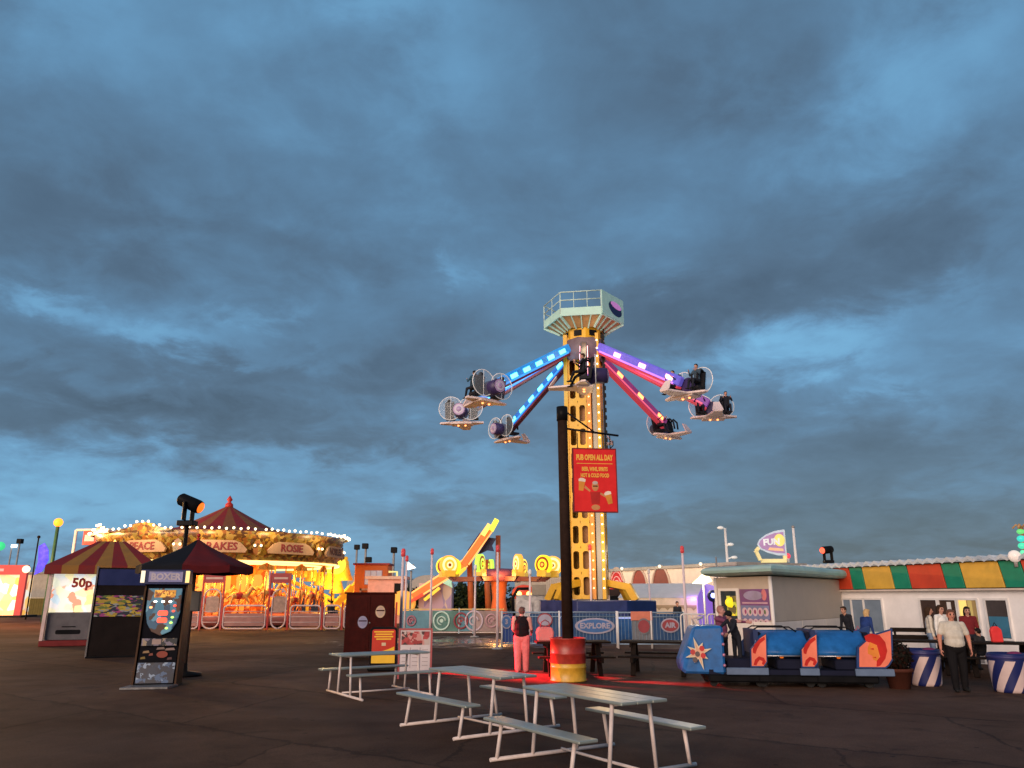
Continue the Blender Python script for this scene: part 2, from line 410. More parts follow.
sky = nd(nt, 'ShaderNodeTexSky', sky_type='NISHITA'); sky.sun_disc = False; SUN_EL = R(14); SUN_AZ = R(205)
sky.sun_elevation = SUN_EL; sky.sun_rotation = SUN_AZ
sm = nd(nt, 'ShaderNodeMix', data_type='RGBA', blend_type='ADD'); sm.inputs[0].default_value = .012
L(cr.outputs[0], sm.inputs[6]); L(sky.outputs[0], sm.inputs[7])
bg = nd(nt, 'ShaderNodeBackground'); L(sm.outputs[2], bg.inputs[0]); bg.inputs[1].default_value = 1.0
ow = nd(nt, 'ShaderNodeOutputWorld'); L(bg.outputs[0], ow.inputs[0])
# last light of the day from behind the camera (broad, warm, weak)
sun = lamp('evening_sun', (0, 0, 30), 3.3, (1, .74, .58), kind='SUN', angle=R(40))
sd = V(math.sin(SUN_AZ)*math.cos(SUN_EL), math.cos(SUN_AZ)*math.cos(SUN_EL), math.sin(SUN_EL))
sun.rotation_euler = sd.to_track_quat('Z', 'Y').to_euler()
# ------------------------------------------------------------------ camera
cd = bpy.data.cameras.new('camera'); cam = bpy.data.objects.new('camera', cd); COL.objects.link(cam); SC.camera = cam
cd.sensor_width = 36; cd.lens = 36*FPX/1024; cd.clip_end = 5000; cd.clip_start = .05
cam.location = (0, 0, EYE); cam.rotation_euler = (PI/2+PITCH, 0, 0)
SC.view_settings.view_transform = 'Standard'; SC.view_settings.look = 'None'; SC.view_settings.exposure = 0; SC.view_settings.gamma = 1
SC.render.engine = 'CYCLES'
try:
    SC.cycles.use_denoising = True; SC.cycles.denoiser = 'OPENIMAGEDENOISE'
except Exception: pass
SC.cycles.adaptive_threshold = .002; SC.cycles.adaptive_min_samples = 64; SC.cycles.max_bounces = 6; SC.cycles.sample_clamp_indirect = 1.5; SC.cycles.caustics_reflective = False; SC.cycles.caustics_refractive = False
# ------------------------------------------------------------------ ground
gm = bpy.data.materials.new('asphalt'); gm.use_nodes = True
nt = gm.node_tree; L = nt.links.new; b = nt.nodes['Principled BSDF']
tc = nd(nt, 'ShaderNodeTexCoord')
big = noise(tc.outputs['Object'], .16, 6, .6, (4, 2, 0), .6)
mid = noise(tc.outputs['Object'], 1.1, 8, .65, (1, 7, 0), .4)
fin = noise(tc.outputs['Object'], 38, 3, .7, (0, 0, 0))
cr = nd(nt, 'ShaderNodeValToRGB'); f = mth('ADD', mth('MULTIPLY', big.outputs['Fac'], .55), mth('MULTIPLY', mid.outputs['Fac'], .45)); L(f, cr.inputs[0])
els = ((.30, (.038, .018, .011)), (.45, (.070, .035, .022)), (.60, (.112, .058, .036)), (.72, (.052, .026, .016)))
while len(cr.color_ramp.elements) < len(els): cr.color_ramp.elements.new(.5)
for i, (p_, c_) in enumerate(els): cr.color_ramp.elements[i].position = p_; cr.color_ramp.elements[i].color = c4(c_)
mx = nd(nt, 'ShaderNodeMix', data_type='RGBA', blend_type='MULTIPLY'); mx.inputs[0].default_value = .8
c2 = nd(nt, 'ShaderNodeMapRange'); c2.inputs[1].default_value = .3; c2.inputs[2].default_value = .7; c2.inputs[3].default_value = .55; c2.inputs[4].default_value = 1.45; L(fin.outputs['Fac'], c2.inputs[0])
L(cr.outputs[0], mx.inputs[6]); L(c2.outputs[0], mx.inputs[7])
# tar seams where old lanes of asphalt meet
mp = nd(nt, 'ShaderNodeMapping'); mp.inputs['Rotation'].default_value = (0, 0, .35); mp.inputs['Scale'].default_value = (.11, .055, 1); L(tc.outputs['Object'], mp.inputs[0])
ad = nd(nt, 'ShaderNodeMixRGB', blend_type='ADD'); ad.inputs[0].default_value = .05; L(mp.outputs[0], ad.inputs[1]); L(mid.outputs['Color'], ad.inputs[2])
br = nd(nt, 'ShaderNodeTexBrick'); br.inputs['Scale'].default_value = 1; br.inputs['Mortar Size'].default_value = .004; br.inputs['Mortar Smooth'].default_value = .4; br.inputs['Color1'].default_value = (1, 1, 1, 1); br.inputs['Color2'].default_value = (.66, .66, .66, 1); br.inputs['Mortar'].default_value = (.35, .35, .35, 1)
L(ad.outputs[0], br.inputs['Vector'])
m2 = nd(nt, 'ShaderNodeMix', data_type='RGBA', blend_type='MULTIPLY'); m2.inputs[0].default_value = .8; L(mx.outputs[2], m2.inputs[6]); L(br.outputs['Color'], m2.inputs[7])
vg = nd(nt, 'ShaderNodeTexVoronoi'); vg.inputs['Scale'].default_value = 1.7; L(tc.outputs['Object'], vg.inputs['Vector'])
sp_ = nd(nt, 'ShaderNodeMapRange'); sp_.inputs[1].default_value = .05; sp_.inputs[2].default_value = .075; sp_.inputs[3].default_value = .35; sp_.inputs[4].default_value = 1.0; L(vg.outputs['Distance'], sp_.inputs[0])
st = noise(tc.outputs['Object'], .55, 5, .7, (9, 3, 0), 1.2)
st2 = nd(nt, 'ShaderNodeMapRange'); st2.inputs[1].default_value = .56; st2.inputs[2].default_value = .66; st2.inputs[3].default_value = 1.0; st2.inputs[4].default_value = .58; L(st.outputs['Fac'], st2.inputs[0])
m3 = nd(nt, 'ShaderNodeMix', data_type='RGBA', blend_type='MULTIPLY'); m3.inputs[0].default_value = 1.0; L(m2.outputs[2], m3.inputs[6]); L(mth('MULTIPLY', sp_.outputs[0], st2.outputs[0]), m3.inputs[7])
L(m3.outputs[2], b.inputs['Base Color'])
# damp film: puddled strip in front of the rides
sx = nd(nt, 'ShaderNodeSeparateXYZ'); L(tc.outputs['Object'], sx.inputs[0])
py_ = mth('MULTIPLY', mth('SUBTRACT', sx.outputs[1], 36), 1/6.5); px_ = mth('MULTIPLY', mth('SUBTRACT', sx.outputs[0], -1.0), 1/9.0)
pud = mth('POWER', 2.718, mth('MULTIPLY', mth('ADD', mth('MULTIPLY', py_, py_), mth('MULTIPLY', px_, px_)), -1.0))
wet = nd(nt, 'ShaderNodeMapRange'); wet.inputs[1].default_value = .62; wet.inputs[2].default_value = .80
L(mth('ADD', mth('MULTIPLY', pud, .42), mth('MULTIPLY', mid.outputs['Fac'], .75)), wet.inputs[0])
ro = nd(nt, 'ShaderNodeMapRange'); ro.inputs[3].default_value = .85; ro.inputs[4].default_value = .66; ro.inputs[1].default_value = .35; ro.inputs[2].default_value = .65; L(big.outputs['Fac'], ro.inputs[0])
rm = nd(nt, 'ShaderNodeMix', data_type='FLOAT'); L(wet.outputs[0], rm.inputs[0]); L(ro.outputs[0], rm.inputs[2]); rm.inputs[3].default_value = .07
L(rm.outputs[0], b.inputs['Roughness'])
sl_ = nd(nt, 'ShaderNodeMapRange'); sl_.inputs[3].default_value = .10; sl_.inputs[4].default_value = .5; L(wet.outputs[0], sl_.inputs[0]); L(sl_.outputs[0], b.inputs['Specular IOR Level'])
bp = nd(nt, 'ShaderNodeBump'); bp.inputs['Distance'].default_value = .012
L(mth('MULTIPLY', mth('SUBTRACT', 1.0, wet.outputs[0]), .55), bp.inputs['Strength']); L(fin.outputs['Fac'], bp.inputs['Height']); L(bp.outputs[0], b.inputs['Normal'])
mb = MB(); mb.add([(-900, -60, 0), (900, -60, 0), (900, 1500, 0), (-900, 1500, 0)], [(0, 1, 2, 3)])
tag(mb.build('ground', gm), kind='structure')
# ------------------------------------------------------------------ metal picnic tables (front)
def picnic_metal(label, x, y, ang, first=None):
    if first is not None:
        t = copy_tree(first); t.location = (x, y, 0); t.rotation_euler = (0, 0, ang); tag(t, label); return t
    t = thing('picnic_table', label, 'table', (x, y, 0), ang, 'metal picnic tables on the tarmac')
    def slab(w0, w1, l, z, nm):
        mb = MB(); n = 3 if w1-w0 > .5 else 1; st = (w1-w0)/n
        for i in range(n): mb.box(-l, l, w0+st*i+.004, w0+st*(i+1)-.004, z-.035, z)
        mb.build(nm, alu, t, bevel=.008)
    slab(-.34, .34, .98, .80, 'tabletop'); slab(-.92, -.66, .98, .47, 'bench'); slab(.66, .92, .98, .47, 'bench')
    for s in (-1, 1):
        x0 = s*.74; r = .024
        for q in (-1, 1):
            mb = MB(); mb.tube([(x0, q*.27, .765), (x0, q*.34, .03)], r); mb.build('leg', steel_w, t)
            mb = MB(); mb.tube([(x0, q*.79, .435), (x0, q*.86, .03)], r); mb.build('bench_leg', steel_w, t)
        mb = MB(); mb.tube([(x0, -.95, .026), (x0, .95, .026)], r); mb.build('ground_rail', steel_w, t)
        mb = MB(); mb.tube([(x0, -.29, .75), (x0, .29, .75)], .018); mb.build('top_rail', steel_w, t)
    mb = MB(); mb.tube([(-.74, .1, .055), (.74, .1, .055)], .018); mb.build('stretcher', steel_w, t)
    return t
pt = picnic_metal('metal picnic table nearest the camera, its legs cut by the bottom of the photo', .94, 9.91, R(-57.7))
picnic_metal('metal picnic table whose top shines yellow, between the two other metal tables', -.49, 12.6, R(-53), pt)
picnic_metal('metal picnic table seen side on in front of the dark red cabinet and posters', -2.72, 16.75, R(33), pt)
# ------------------------------------------------------------------ dark wooden picnic tables
def picnic_wood(label, x, y, ang, first=None):
    if first is not None:
        t = copy_tree(first); t.location = (x, y, 0); t.rotation_euler = (0, 0, ang); tag(t, label); return t
    t = thing('wooden_picnic_table', label, 'table', (x, y, 0), ang, 'dark wooden picnic benches')
    mb = MB()
    for i in range(5): mb.box(-.95, .95, -.40+i*.162, -.40+i*.162+.148, .76, .81)
    mb.build('tabletop', dwood, t, bevel=.006)
    for s in (-1, 1):
        mb = MB()
        for i in range(2): mb.box(-.95, .95, s*.80-.15+i*.155, s*.80-.15+i*.155+.145, .44, .485)
        mb.build('bench', dwood, t, bevel=.006)
        mb = MB(); x0 = s*.62
        for q in (-1, 1): mb.bar((x0, q*.22, .76), (x0, q*.62, .0), .07, .12, up=(1, 0, 0))
        mb.box(x0-.035, x0+.035, -.93, .93, .33, .44); mb.box(x0+s*.036, x0+s*.09, -.40, .40, .66, .758)
        mb.build('trestle', dwood, t)
    return t
q = G(570, 672); pw = picnic_wood('dark wooden picnic table partly hidden behind the red and yellow barrel', q.x+.02, 20.9, R(4))
q = G(652, 670); picnic_wood('dark wooden picnic table left of the blue train, in front of the oval logo banner', q.x, 20.9, R(-14), pw)
# ------------------------------------------------------------------ barrel, post and pub sign
t = thing('oil_barrel', 'steel barrel, red above and yellow below, that holds the tall dark post', 'barrel', (1.33, 19.25, 0))
prof = [(.02, 0), (.40, .0), (.43, .015), (.43, .03), (.415, .05), (.415, .30), (.428, .315), (.415, .33), (.415, .40), (.416, .405), (.416, .60), (.43, .62), (.416, .64), (.416, .93), (.43, .945), (.43, .965), (.40, .965), (.40, .93), (.02, .93)]
mb = MB(); mb.lathe(prof, 32, mfn=lambda a, z: 1 if z < .402 else 0)
mb.build('drum', [M('red barrel paint', (.36, .03, .018), .35, var=.3, scale=5, bump=.1, bscale=12), M('yellow barrel paint', (.62, .34, .03), .38, var=.25, scale=5, bump=.1, bscale=12)], t)
mb = MB(); mb.lathe([(.39, .935), (.02, .938)], 24); mb.build('concrete_fill', M('concrete', (.25, .24, .22), .9, bump=.3), t)
t = thing('timber_post', 'tall dark timber post standing in the barrel, carrying the red pub sign', 'post', (1.33, 19.25, .94))
mb = MB(); mb.cyl((0, 0, 0), (-.04, 0, 5.62), .135, .125, 14); mb.build('post', pole_w, t)
mb = MB(); mb.cyl((-.04, 0, 5.32), (-.04, 0, 5.68), .145, .145, 14); mb.build('post_collar', black, t)
mb = MB()
mb.tube([(0, 0, 5.12), (1.42, .25, 4.98)], .028); mb.tube([(0, 0, 5.60), (.82, .15, 5.03)], .022)
mb.build('bracket_arm', dark_m, t)
# hanging sign
so = P(595, 480, 19.15)
t = thing('pub_sign', 'red hanging pub sign with yellow lettering and two beer glasses', 'sign', (so.x, so.y, so.z), R(6))
sw, shh = .55, .79
mb = MB(); mb.box(-sw, sw, 0, .05, -shh, shh); mb.build('panel', M('sign red', (.66, .016, .014), .4, var=.12), t, bevel=.006)
mb = MB()
for a in ((-sw-.015, -sw+.012), (sw-.012, sw+.015)): mb.box(a[0], a[1], -.012, .06, -shh-.015, shh+.015)
for a in ((-shh-.015, -shh+.012), (shh-.012, shh+.015)): mb.box(-sw+.012, sw-.012, -.012, .06, a[0], a[1])
mb.build('frame', dred, t)
mb = MB()
for x in (-.42, .42): mb.tube([(x, .03, shh), (x, .03, shh+.40)], .012)
mb.tube([(.42, .03, shh+.02), (.50, .03, shh+.10), (.50, .03, shh+.22), (.43, .03, shh+.2)], .014)
mb.build('hanger', dark_m, t)
ylet = M('sign yellow', (.80, .42, .06), .5, var=.1)
mb = MB()
put_text(mb, 'PUB OPEN ALL DAY', (0, -.006, .56), (1, 0, 0), (0, 0, 1), .19, 0, .004, .010, .55)
put_text(mb, 'BEER, WINE, SPIRITS', (0, -.006, .27), (1, 0, 0), (0, 0, 1), .135, 0, .004, .006, .55)
put_text(mb, 'HOT & COLD FOOD', (0, -.006, .11), (1, 0, 0), (0, 0, 1), .135, 0, .004, .006, .58)
mb.box(-.46, .46, -.008, .0, .405, .42)
mb.build('lettering', ylet, t, weld=False)
foam = M('beer foam', (.72, .62, .50), .6); beer = M('beer amber', (.62, .24, .03), .4)
for sx_, z0, tl in ((-.34, -.14, .12), (.35, -.46, -.25)):
    X = Matrix.Translation((sx_, -.004, z0)) @ Matrix.Rotation(tl, 4, 'Y')
    mb = MB(); mb.prism([(-.065, -.13), (.05, -.13), (.075, .10), (-.085, .10)], d=.012, X=X)
    mb.prism([(-.09, .10), (.08, .10), (.085, .16), (.02, .19), (-.05, .185), (-.095, .15)], d=.013, m=1, X=X)
    mb.build('beer_glass', [beer, foam], t)
mb = MB(); f_ = M('figure tan', (.52, .22, .08), .5)
mb.prism([(-.28, -.20), (-.14, -.30), (-.12, -.26), (-.25, -.14)], o=(0, -.002, 0), d=.006); mb.prism([(.12, -.36), (.30, -.46), (.32, -.40), (.13, -.31)], o=(0, -.002, 0), d=.006)
mb.prism([(x-.0, z-.16) for x, z in ell(16, .085, .12)], o=(0, -.004, 0), d=.008)
mb.prism([(x, z-.68) for x, z in ell(14, .11, .07)], o=(0, -.003, 0), d=.006)
mb.prism([(-.13, -.30), (.13, -.30), (.10, -.60), (-.10, -.60)], o=(0, -.0015, 0), d=.004, m=1)
mb.prism([(x, z-.07) for x, z in ell(12, .07, .045)], o=(0, -.006, 0), d=.008, m=2)
mb.box(-.06, .06, -.012, -.003, -.165, -.14, 3)
mb.build('drinker_motif', [f_, M('motif red', (.40, .015, .01), .5), M('motif cap', (.45, .38, .33), .5), black], t)
# ------------------------------------------------------------------ dark red cabinet, poster boards
q = G(371, 657)
t = thing('drinks_cabinet', 'tall dark red wooden cabinet with two round badges behind the posters', 'cabinet', (q.x, 26.2, 0), R(8))
dr = M('maroon timber', (.050, .008, .006), .55, var=.3, scale=4, bump=.1)
mb = MB(); mb.box(-.78, .78, -.25, .45, .08, 2.0); mb.build('carcass', dr, t, bevel=.015)
mb = MB(); mb.box(-.84, .84, -.30, .5, 2.0, 2.05); mb.build('cornice', dr, t, bevel=.01)
for x0, x1 in ((-.75, -.005), (.005, .75)):
    mb = MB(); mb.box(x0, x1, -.285, -.253, .14, 1.95)
    for zz_ in ((.22, .90), (.98, 1.88)): mb.box(x0+.08, x1-.08, -.292, -.286, zz_[0], zz_[1])
    d_ = mb.build('door', dr, t, bevel=.006)
mb = MB(); mb.cyl((0, -.29, 1.1), (0, -.33, 1.1), .02); mb.build('knob', alu, t)
for x, z, c1 in ((-.22, 1.12, M('badge lilac', (.36, .34, .46), .5)), (.33, 1.44, M('badge cream', (.62, .44, .28), .5))):
    mb = MB(); mb.prism([(a+x, b_+z) for a, b_ in ell(24, .155, .19)], o=(0, -.305, 0), d=.012)
    mb.prism([(a+x, b_+z) for a, b_ in ell(20, .11, .14)], o=(0, -.309, 0), d=.01, m=1)
    mb.box(x-.13, x+.13, -.316, -.310, z+.02, z+.055, 2)
    mb.build('round_badge', [c1, M('badge inner '+c1.name, [c*.8 for c in c1.diffuse_color[:3]] if False else (.5, .38, .30) if x > 0 else (.30, .30, .44), .5), dr], t)
q = G(381, 672)
t = thing('pavement_sign', 'red and yellow menu board on a black water base before the dark red cabinet', 'sign', (q.x, 21.7, 0), R(5))
mb = MB(); mb.prism(rrect(-.36, .36, .12, 1.12, .10), o=(0, 0, 0), d=.06); mb.build('board', black, t, bevel=.008)
mb = MB(); mb.box(-.40, .40, -.12, .30, 0, .16); mb.build('base', black, t, bevel=.04)
pr = M('poster red', (.50, .03, .012), .45, var=.1); py2 = M('poster yellow', (.80, .48, .03), .45, var=.1)
mb = MB(); mb.prism(rrect(-.31, .31, .20, 1.06, .06), o=(0, -.004, 0), d=.01)
mb.box(-.31, .31, -.008, -.0045, .20, .40, 1); mb.prism([(-.28, .42), (.29, .42), (.29, .62), (.12, .55), (-.05, .50)], o=(0, -.009, 0), d=.004, m=1)
for i, w in enumerate((.26, .22, .25, .2)): mb.box(-w, w, -.009, -.0045, .98-i*.062, 1.015-i*.062, 1)
mb.box(-.05, .06, -.009, -.0045, .64, .72, 2)
mb.build('poster', [pr, py2, cream], t)
q = G(413, 680)
t = thing('pavement_sign', 'white poster board with a red picture across its top, right of the menu board', 'sign', (q.x, 19.7, 0), R(3))
wp = M('poster white', (.60, .53, .53), .5, var=.08)
mb = MB(); mb.box(-.37, .37, 0, .05, .16, 1.12); mb.build('board', wp, t, bevel=.01)
mb = MB()
for a in ((-.41, -.37), (.37, .41)): mb.box(a[0], a[1], -.012, .06, 0.0, 1.16)
mb.box(-.37, .37, -.012, .06, 1.12, 1.16); mb.box(-.37, .37, -.012, .06, .12, .16)
mb.build('frame', M('frame red', (.40, .09, .09), .5), t)
mb = MB(); mb.box(-.34, .34, -.006, -.001, .78, 1.09)
mb.build('picture', MSCREEN('picture red', ((.30, .03, .03), (.55, .25, .22), (.06, .02, .02), (.42, .05, .05), (.5, .4, .36)), 9, .0), t)
for i, w in enumerate((.02, .01)):
    pass
mb = MB(); mb.box(-.125, -.11, -.006, -.001, .25, .72); mb.box(.11, .125, -.006, -.001, .25, .72)
for i in range(5): [mb.box(xx, xx+.14, -.006, -.001, .66-i*.09, .672-i*.09) for xx in (-.32, -.07, .17)]
mb.build('price_list', M('poster grey', (.34, .28, .29), .5), t)
# ------------------------------------------------------------------ striped kiosk on the left
kx = P(94, 610, 34).x
t = thing('coin_kiosk', 'lit prize kiosk under a red and ochre striped canopy, left of the carousel', 'kiosk', (kx+.1, 34.6, 0), R(21))
KW = 1.95
stripe_r = M('canopy red', (.16, .010, .010), .7, var=.15); stripe_y = M('canopy ochre', (.24, .115, .022), .7, var=.15)
mb = MB(); N = 7; e = KW+.16
ridge = V(0, 0, 4.2)
def canopy_pt(u, w):                                   # hip canopy: u along the eave, w from eave to ridge
    pass
for side in range(4):
    Rz = Matrix.Rotation(side*PI/2, 4, 'Z')
    for i in range(N):
        a = -e+2*e*i/N; b_ = -e+2*e*(i+1)/N
        mb.add([(a, -e, 3.15), (b_, -e, 3.15), (b_*(.26 if side % 2 == 0 else .06), -e*(.06 if side % 2 == 0 else .26), 4.26), (a*(.26 if side % 2 == 0 else .06), -e*(.06 if side % 2 == 0 else .26), 4.26)], [(0, 1, 2, 3)], i % 2, False, Rz)
        mb.add([(a, -e, 2.80), (b_, -e, 2.80), (b_, -e, 3.15), (a, -e, 3.15)], [(0, 1, 2, 3)], i % 2, False, Rz)
mb.add([(-e*.26, -e*.06, 4.26), (e*.26, -e*.06, 4.26), (e*.26, e*.06, 4.26), (-e*.26, e*.06, 4.26)], [(0, 1, 2, 3)], 0)
mb.build('canopy', [stripe_r, stripe_y], t)
mb = MB(); mb.box(-KW, KW, -KW, KW, 0.0, .22); mb.build('plinth', dred, t, bevel=.02)
mb = MB(); mb.box(-KW+.1, KW-.1, -KW+.35, KW-.1, .22, 2.82); mb.build('wall', grey_p, t)
for x in (-KW+.06, KW-.06):
    for y in (-KW+.06, KW-.06):
        mb = MB(); mb.cbox((x, y, 1.52), (.12, .12, 2.6)); mb.build('corner_post', M('post pinkish white', (.62, .46, .42), .5), t)
art = MSCREEN('prize art', ((.95, .88, .62), (.92, .80, .30), (.80, .86, .72), (.95, .72, .55), (.85, .85, .85), (.60, .75, .82), (.90, .80, .66), (.85, .35, .22)), 3.6, .72, detail=1)
mb = MB(); mb.box(-KW+.14, KW-.14, -KW+.28, -KW+.345, 1.30, 2.82); mb.build('lit_panel', art, t)
mb = MB(); put_text(mb, '50p', (-.75, -KW+.275, 2.45), (1, 0, 0), (0, 0, 1), .50, 0, .006, .02); mb.build('lettering', M('letter red', (.35, .03, .02), .5), t, weld=False)
mb = MB(); put_text(mb, '5', (.0, -KW+.275, 2.45), (1, 0, 0), (0, 0, 1), .45, 1, .006, .02)
mb.build('lettering', [M('letter red', (.35, .03, .02), .5), black], t, weld=False)
gcab = M('cabinet grey', (.11, .10, .105), .45, var=.2)
mb = MB(); mb.box(-KW+.14, -.12, -KW+.2, -KW+.34, .24, 1.27); mb.prism(rrect(-1.45, -.55, .45, .62, .06), o=(0, -KW+.196, 0), d=.02, m=1); mb.box(-1.25, -.75, -KW+.188, -KW+.2, .72, .76, 1)
mb.build('coin_tray', [gcab, black], t)
mb = MB(); mb.box(0, KW-.14, -KW+.2, -KW+.34, .24, 1.27, 1); mb.box(.12, KW-.3, -KW+.18, -KW+.2, .36, 1.12, 0); mb.box(.35, .95, -KW+.172, -KW+.18, .45, 1.02, 1)
mb.build('prize_hatch', [gcab, black], t)
# ------------------------------------------------------------------ leaning dark arcade cabinet
q = G(115, 657)
t = thing('arcade_cabinet', 'broad black arcade cabinet with a colourful strip across its middle', 'arcade machine', (q.x+.1, 26.6, 0), R(24))
ck = M('cabinet black', (.013, .009, .008), .5, var=.25)
mb = MB(); mb.prism([(-.1, 0), (.95, 0), (.95, 2.85), (.12, 2.85), (.12, 2.2), (.0, 2.0)], o=(-.86, 0, 0), U=(0, 1, 0), W=(0, 0, 1), d=-1.72); mb.build('body', ck, t, bevel=.012)
for x in (-.90, .90):
    mb = MB(); mb.prism([(-.14, 0), (1.0, 0), (1.0, 2.89), (.06, 2.89), (.06, 2.2), (-.04, 2.0)], o=(x-.022, 0, 0), U=(0, 1, 0), W=(0, 0, 1), d=-.044); mb.build('side_panel', M('trim grey', (.17, .15, .14), .4), t)
mb = MB(); mb.box(-.84, .84, .10, .118, 2.28, 2.80); mb.build('marquee_panel', navy, t)
mb = MB(); mb.add([(-.82, -.062, 1.28), (.82, -.062, 1.28), (.82, -.022, 1.95), (-.82, -.022, 1.95), (-.82, -.04, 1.28), (.82, -.04, 1.28), (.82, .0, 1.95), (-.82, .0, 1.95)], [(0, 1, 2, 3), (5, 4, 7, 6), (0, 4, 5, 1), (1, 5, 6, 2), (2, 6, 7, 3), (3, 7, 4, 0)])
mb.build('art_strip', MSCREEN('arcade art', ((.02, .015, .02), (.30, .20, .02), (.18, .17, .16), (.20, .03, .10), (.02, .02, .03), (.24, .15, .02), (.02, .02, .02), (.08, .10, .02)), 6.5, .4, (1, 1, 2.6)), t)
mb = MB(); mb.box(-.9, .9, -.2, .98, -.0, .05); mb.build('kick_plate', black, t)
# ------------------------------------------------------------------ punch machine
q = G(157, 686)
t = thing('boxing_machine', 'tall boxing arcade machine with an oval lit dial, in front of the parasol', 'arcade machine', (q.x-.02, 18.05, 0), R(12))
bk = M('machine black', (.006, .006, .009), .5, var=.4, spec=.03)
mb = MB(); mb.prism([(.0, .05), (.75, .05), (.75, 2.75), (.28, 2.75), (.18, 2.3), (.14, 1.1)], o=(-.46, 0, 0), U=(0, 1, 0), W=(0, 0, 1), d=-.92); mb.build('body', bk, t, bevel=.02)
mb = MB()
for x in (-.50, .48): mb.prism([(-.02, .0), (.78, .0), (.78, 2.45), (.2, 2.45), (.13, 2.2), (.08, 1.1)], o=(x-.01, 0, 0), U=(0, 1, 0), W=(0, 0, 1), d=-.04)
mb.build('side_trim', M('bronze trim', (.055, .03, .018), .4, .3), t)
mb = MB(); mb.prism([(-.62, -.62), (.44, -.62), (.56, .02), (-.52, .02)], o=(0, 0, .05), U=(1, 0, 0), W=(0, 1, 0), d=.045); mb.build('floor_plate', M('tread plate', (.20, .20, .20), .4, .6, var=.3, scale=12), t)
mb = MB(); mb.box(-.60, .56, .02, .4, 2.42, 2.78, 0); mb.box(-.42, .40, .005, .02, 2.47, 2.74, 1)
mb.build('header', [navy, MSCREEN('header art', ((.10, .10, .20), (.13, .12, .22), (.08, .08, .16), (.16, .14, .22)), 4, .6)], t, bevel=.01)
mb = MB(); put_text(mb, 'BOXER', (-.01, .003, 2.60), (1, 0, 0), (0, 0, 1), .22, 0, .004, .01); mb.build('lettering', M('letter pale', (.45, .40, .45), .5), t, weld=False)
for x, c in ((-.55, lit_white), (.51, E('header tube amber', (1, .66, .25), 1.2))):
    mb = MB(); mb.box(x-.045, x+.045, -.02, .02, 2.46, 2.75); mb.build('header_light', E('header tube pale', (1, .85, .6), 1.0) if x < 0 else c, t)
# dial board
mb = MB(); pts = [(x*.40, z) for x, z in ((-1, 2.32), (1, 2.32), (1.0, 1.75), (.86, 1.48), (.55, 1.28), (0, 1.18), (-.55, 1.28), (-.86, 1.48), (-1.0, 1.75))]
yb = lambda z: .10+(z-1.1)*.055
mb.prism([(x, z) for x, z in pts], o=(0, .075, 0), d=.06); mb.build('dial_board', MSCREEN('dial blue', ((.02, .05, .08), (.04, .12, .18), (.10, .22, .28), (.03, .06, .1), (.06, .03, .02)), 5, .55, detail=1), t, bevel=.01)
mb = MB(); mb.box(-.24, .26, .060, .074, 2.10, 2.28); mb.build('score_panel', MSCREEN('score art', ((.42, .18, .02), (.6, .32, .05), (.30, .08, .02), (.12, .05, .02)), 14, .9), t)
for i, (x, z, mm) in enumerate([(-.20, 2.0, lit_white), (-.02, 2.0, lit_white), (.15, 2.0, lit_white), (-.29, 1.86, lit_orange), (.25, 1.77, lit_red), (.24, 1.62, E('green led', (.45, 1, .12), 2.4)), (.22, 1.49, E('green led', (.45, 1, .12), 2.4)), (.13, 1.36, E('green led', (.45, 1, .12), 2.4)), (.27, 1.9, lit_red)]):
    mb = MB(); mb.sph((x, .066, z), .032, n=10, k=6, sc=(1.2, .4, .8)); mb.build('dial_lamp', mm, t)
for z in (1.72, 1.55):
    mb = MB(); mb.prism(rrect(-.11, .12, z-.06, z+.06, .04), o=(0, .064, 0), d=.02); mb.build('score_digit', lit_red, t)
mb = MB(); mb.box(-.40, .42, .03, .045, .95, 1.12, 0); mb.box(-.16, .05, .02, .03, .98, 1.10, 1); mb.build('control_panel', [MSCREEN('control art', ((.03, .03, .03), (.25, .18, .12), (.02, .02, .03), (.16, .13, .16)), 9, .3), M('coin plate', (.35, .25, .22), .4)], t)
mb = MB(); mb.prism(ell(18, .13, .08), o=(.10, .060, .74), d=.02); mb.build('glove_motif', M('glove red', (.26, .05, .03), .5), t)
for x, z, w, c_ in ((-.28, .80, .08, (.26, .16, .08)), (-.16, .74, .05, (.22, .06, .04)), (-.34, .66, .06, (.20, .13, .03)), (.27, .86, .12, (.24, .16, .14)), (.05, .88, .10, (.20, .14, .12)), (.28, .64, .06, (.10, .04, .04))): mb = MB(); mb.prism([(x-w, -.03), (x+w, -.02), (x+w*.7, .035), (x-w*.8, .02)], o=(0, .074, z), d=.02); mb.build('sticker', M('sticker %.2f' % z, c_, .5), t)
mb = MB(); mb.prism([(-.43, .03), (.43, .03), (.43, .50), (-.43, .50)], o=(0, -.008, .05), W=(0, .1333, 1), d=.02); mb.build('lower_art', MSCREEN('lower art', ((.01, .015, .03), (.04, .07, .13), (.16, .20, .26), (.01, .01, .02), (.01, .01, .015)), 9, .35), t)
t.scale = (.90, .90, .90)
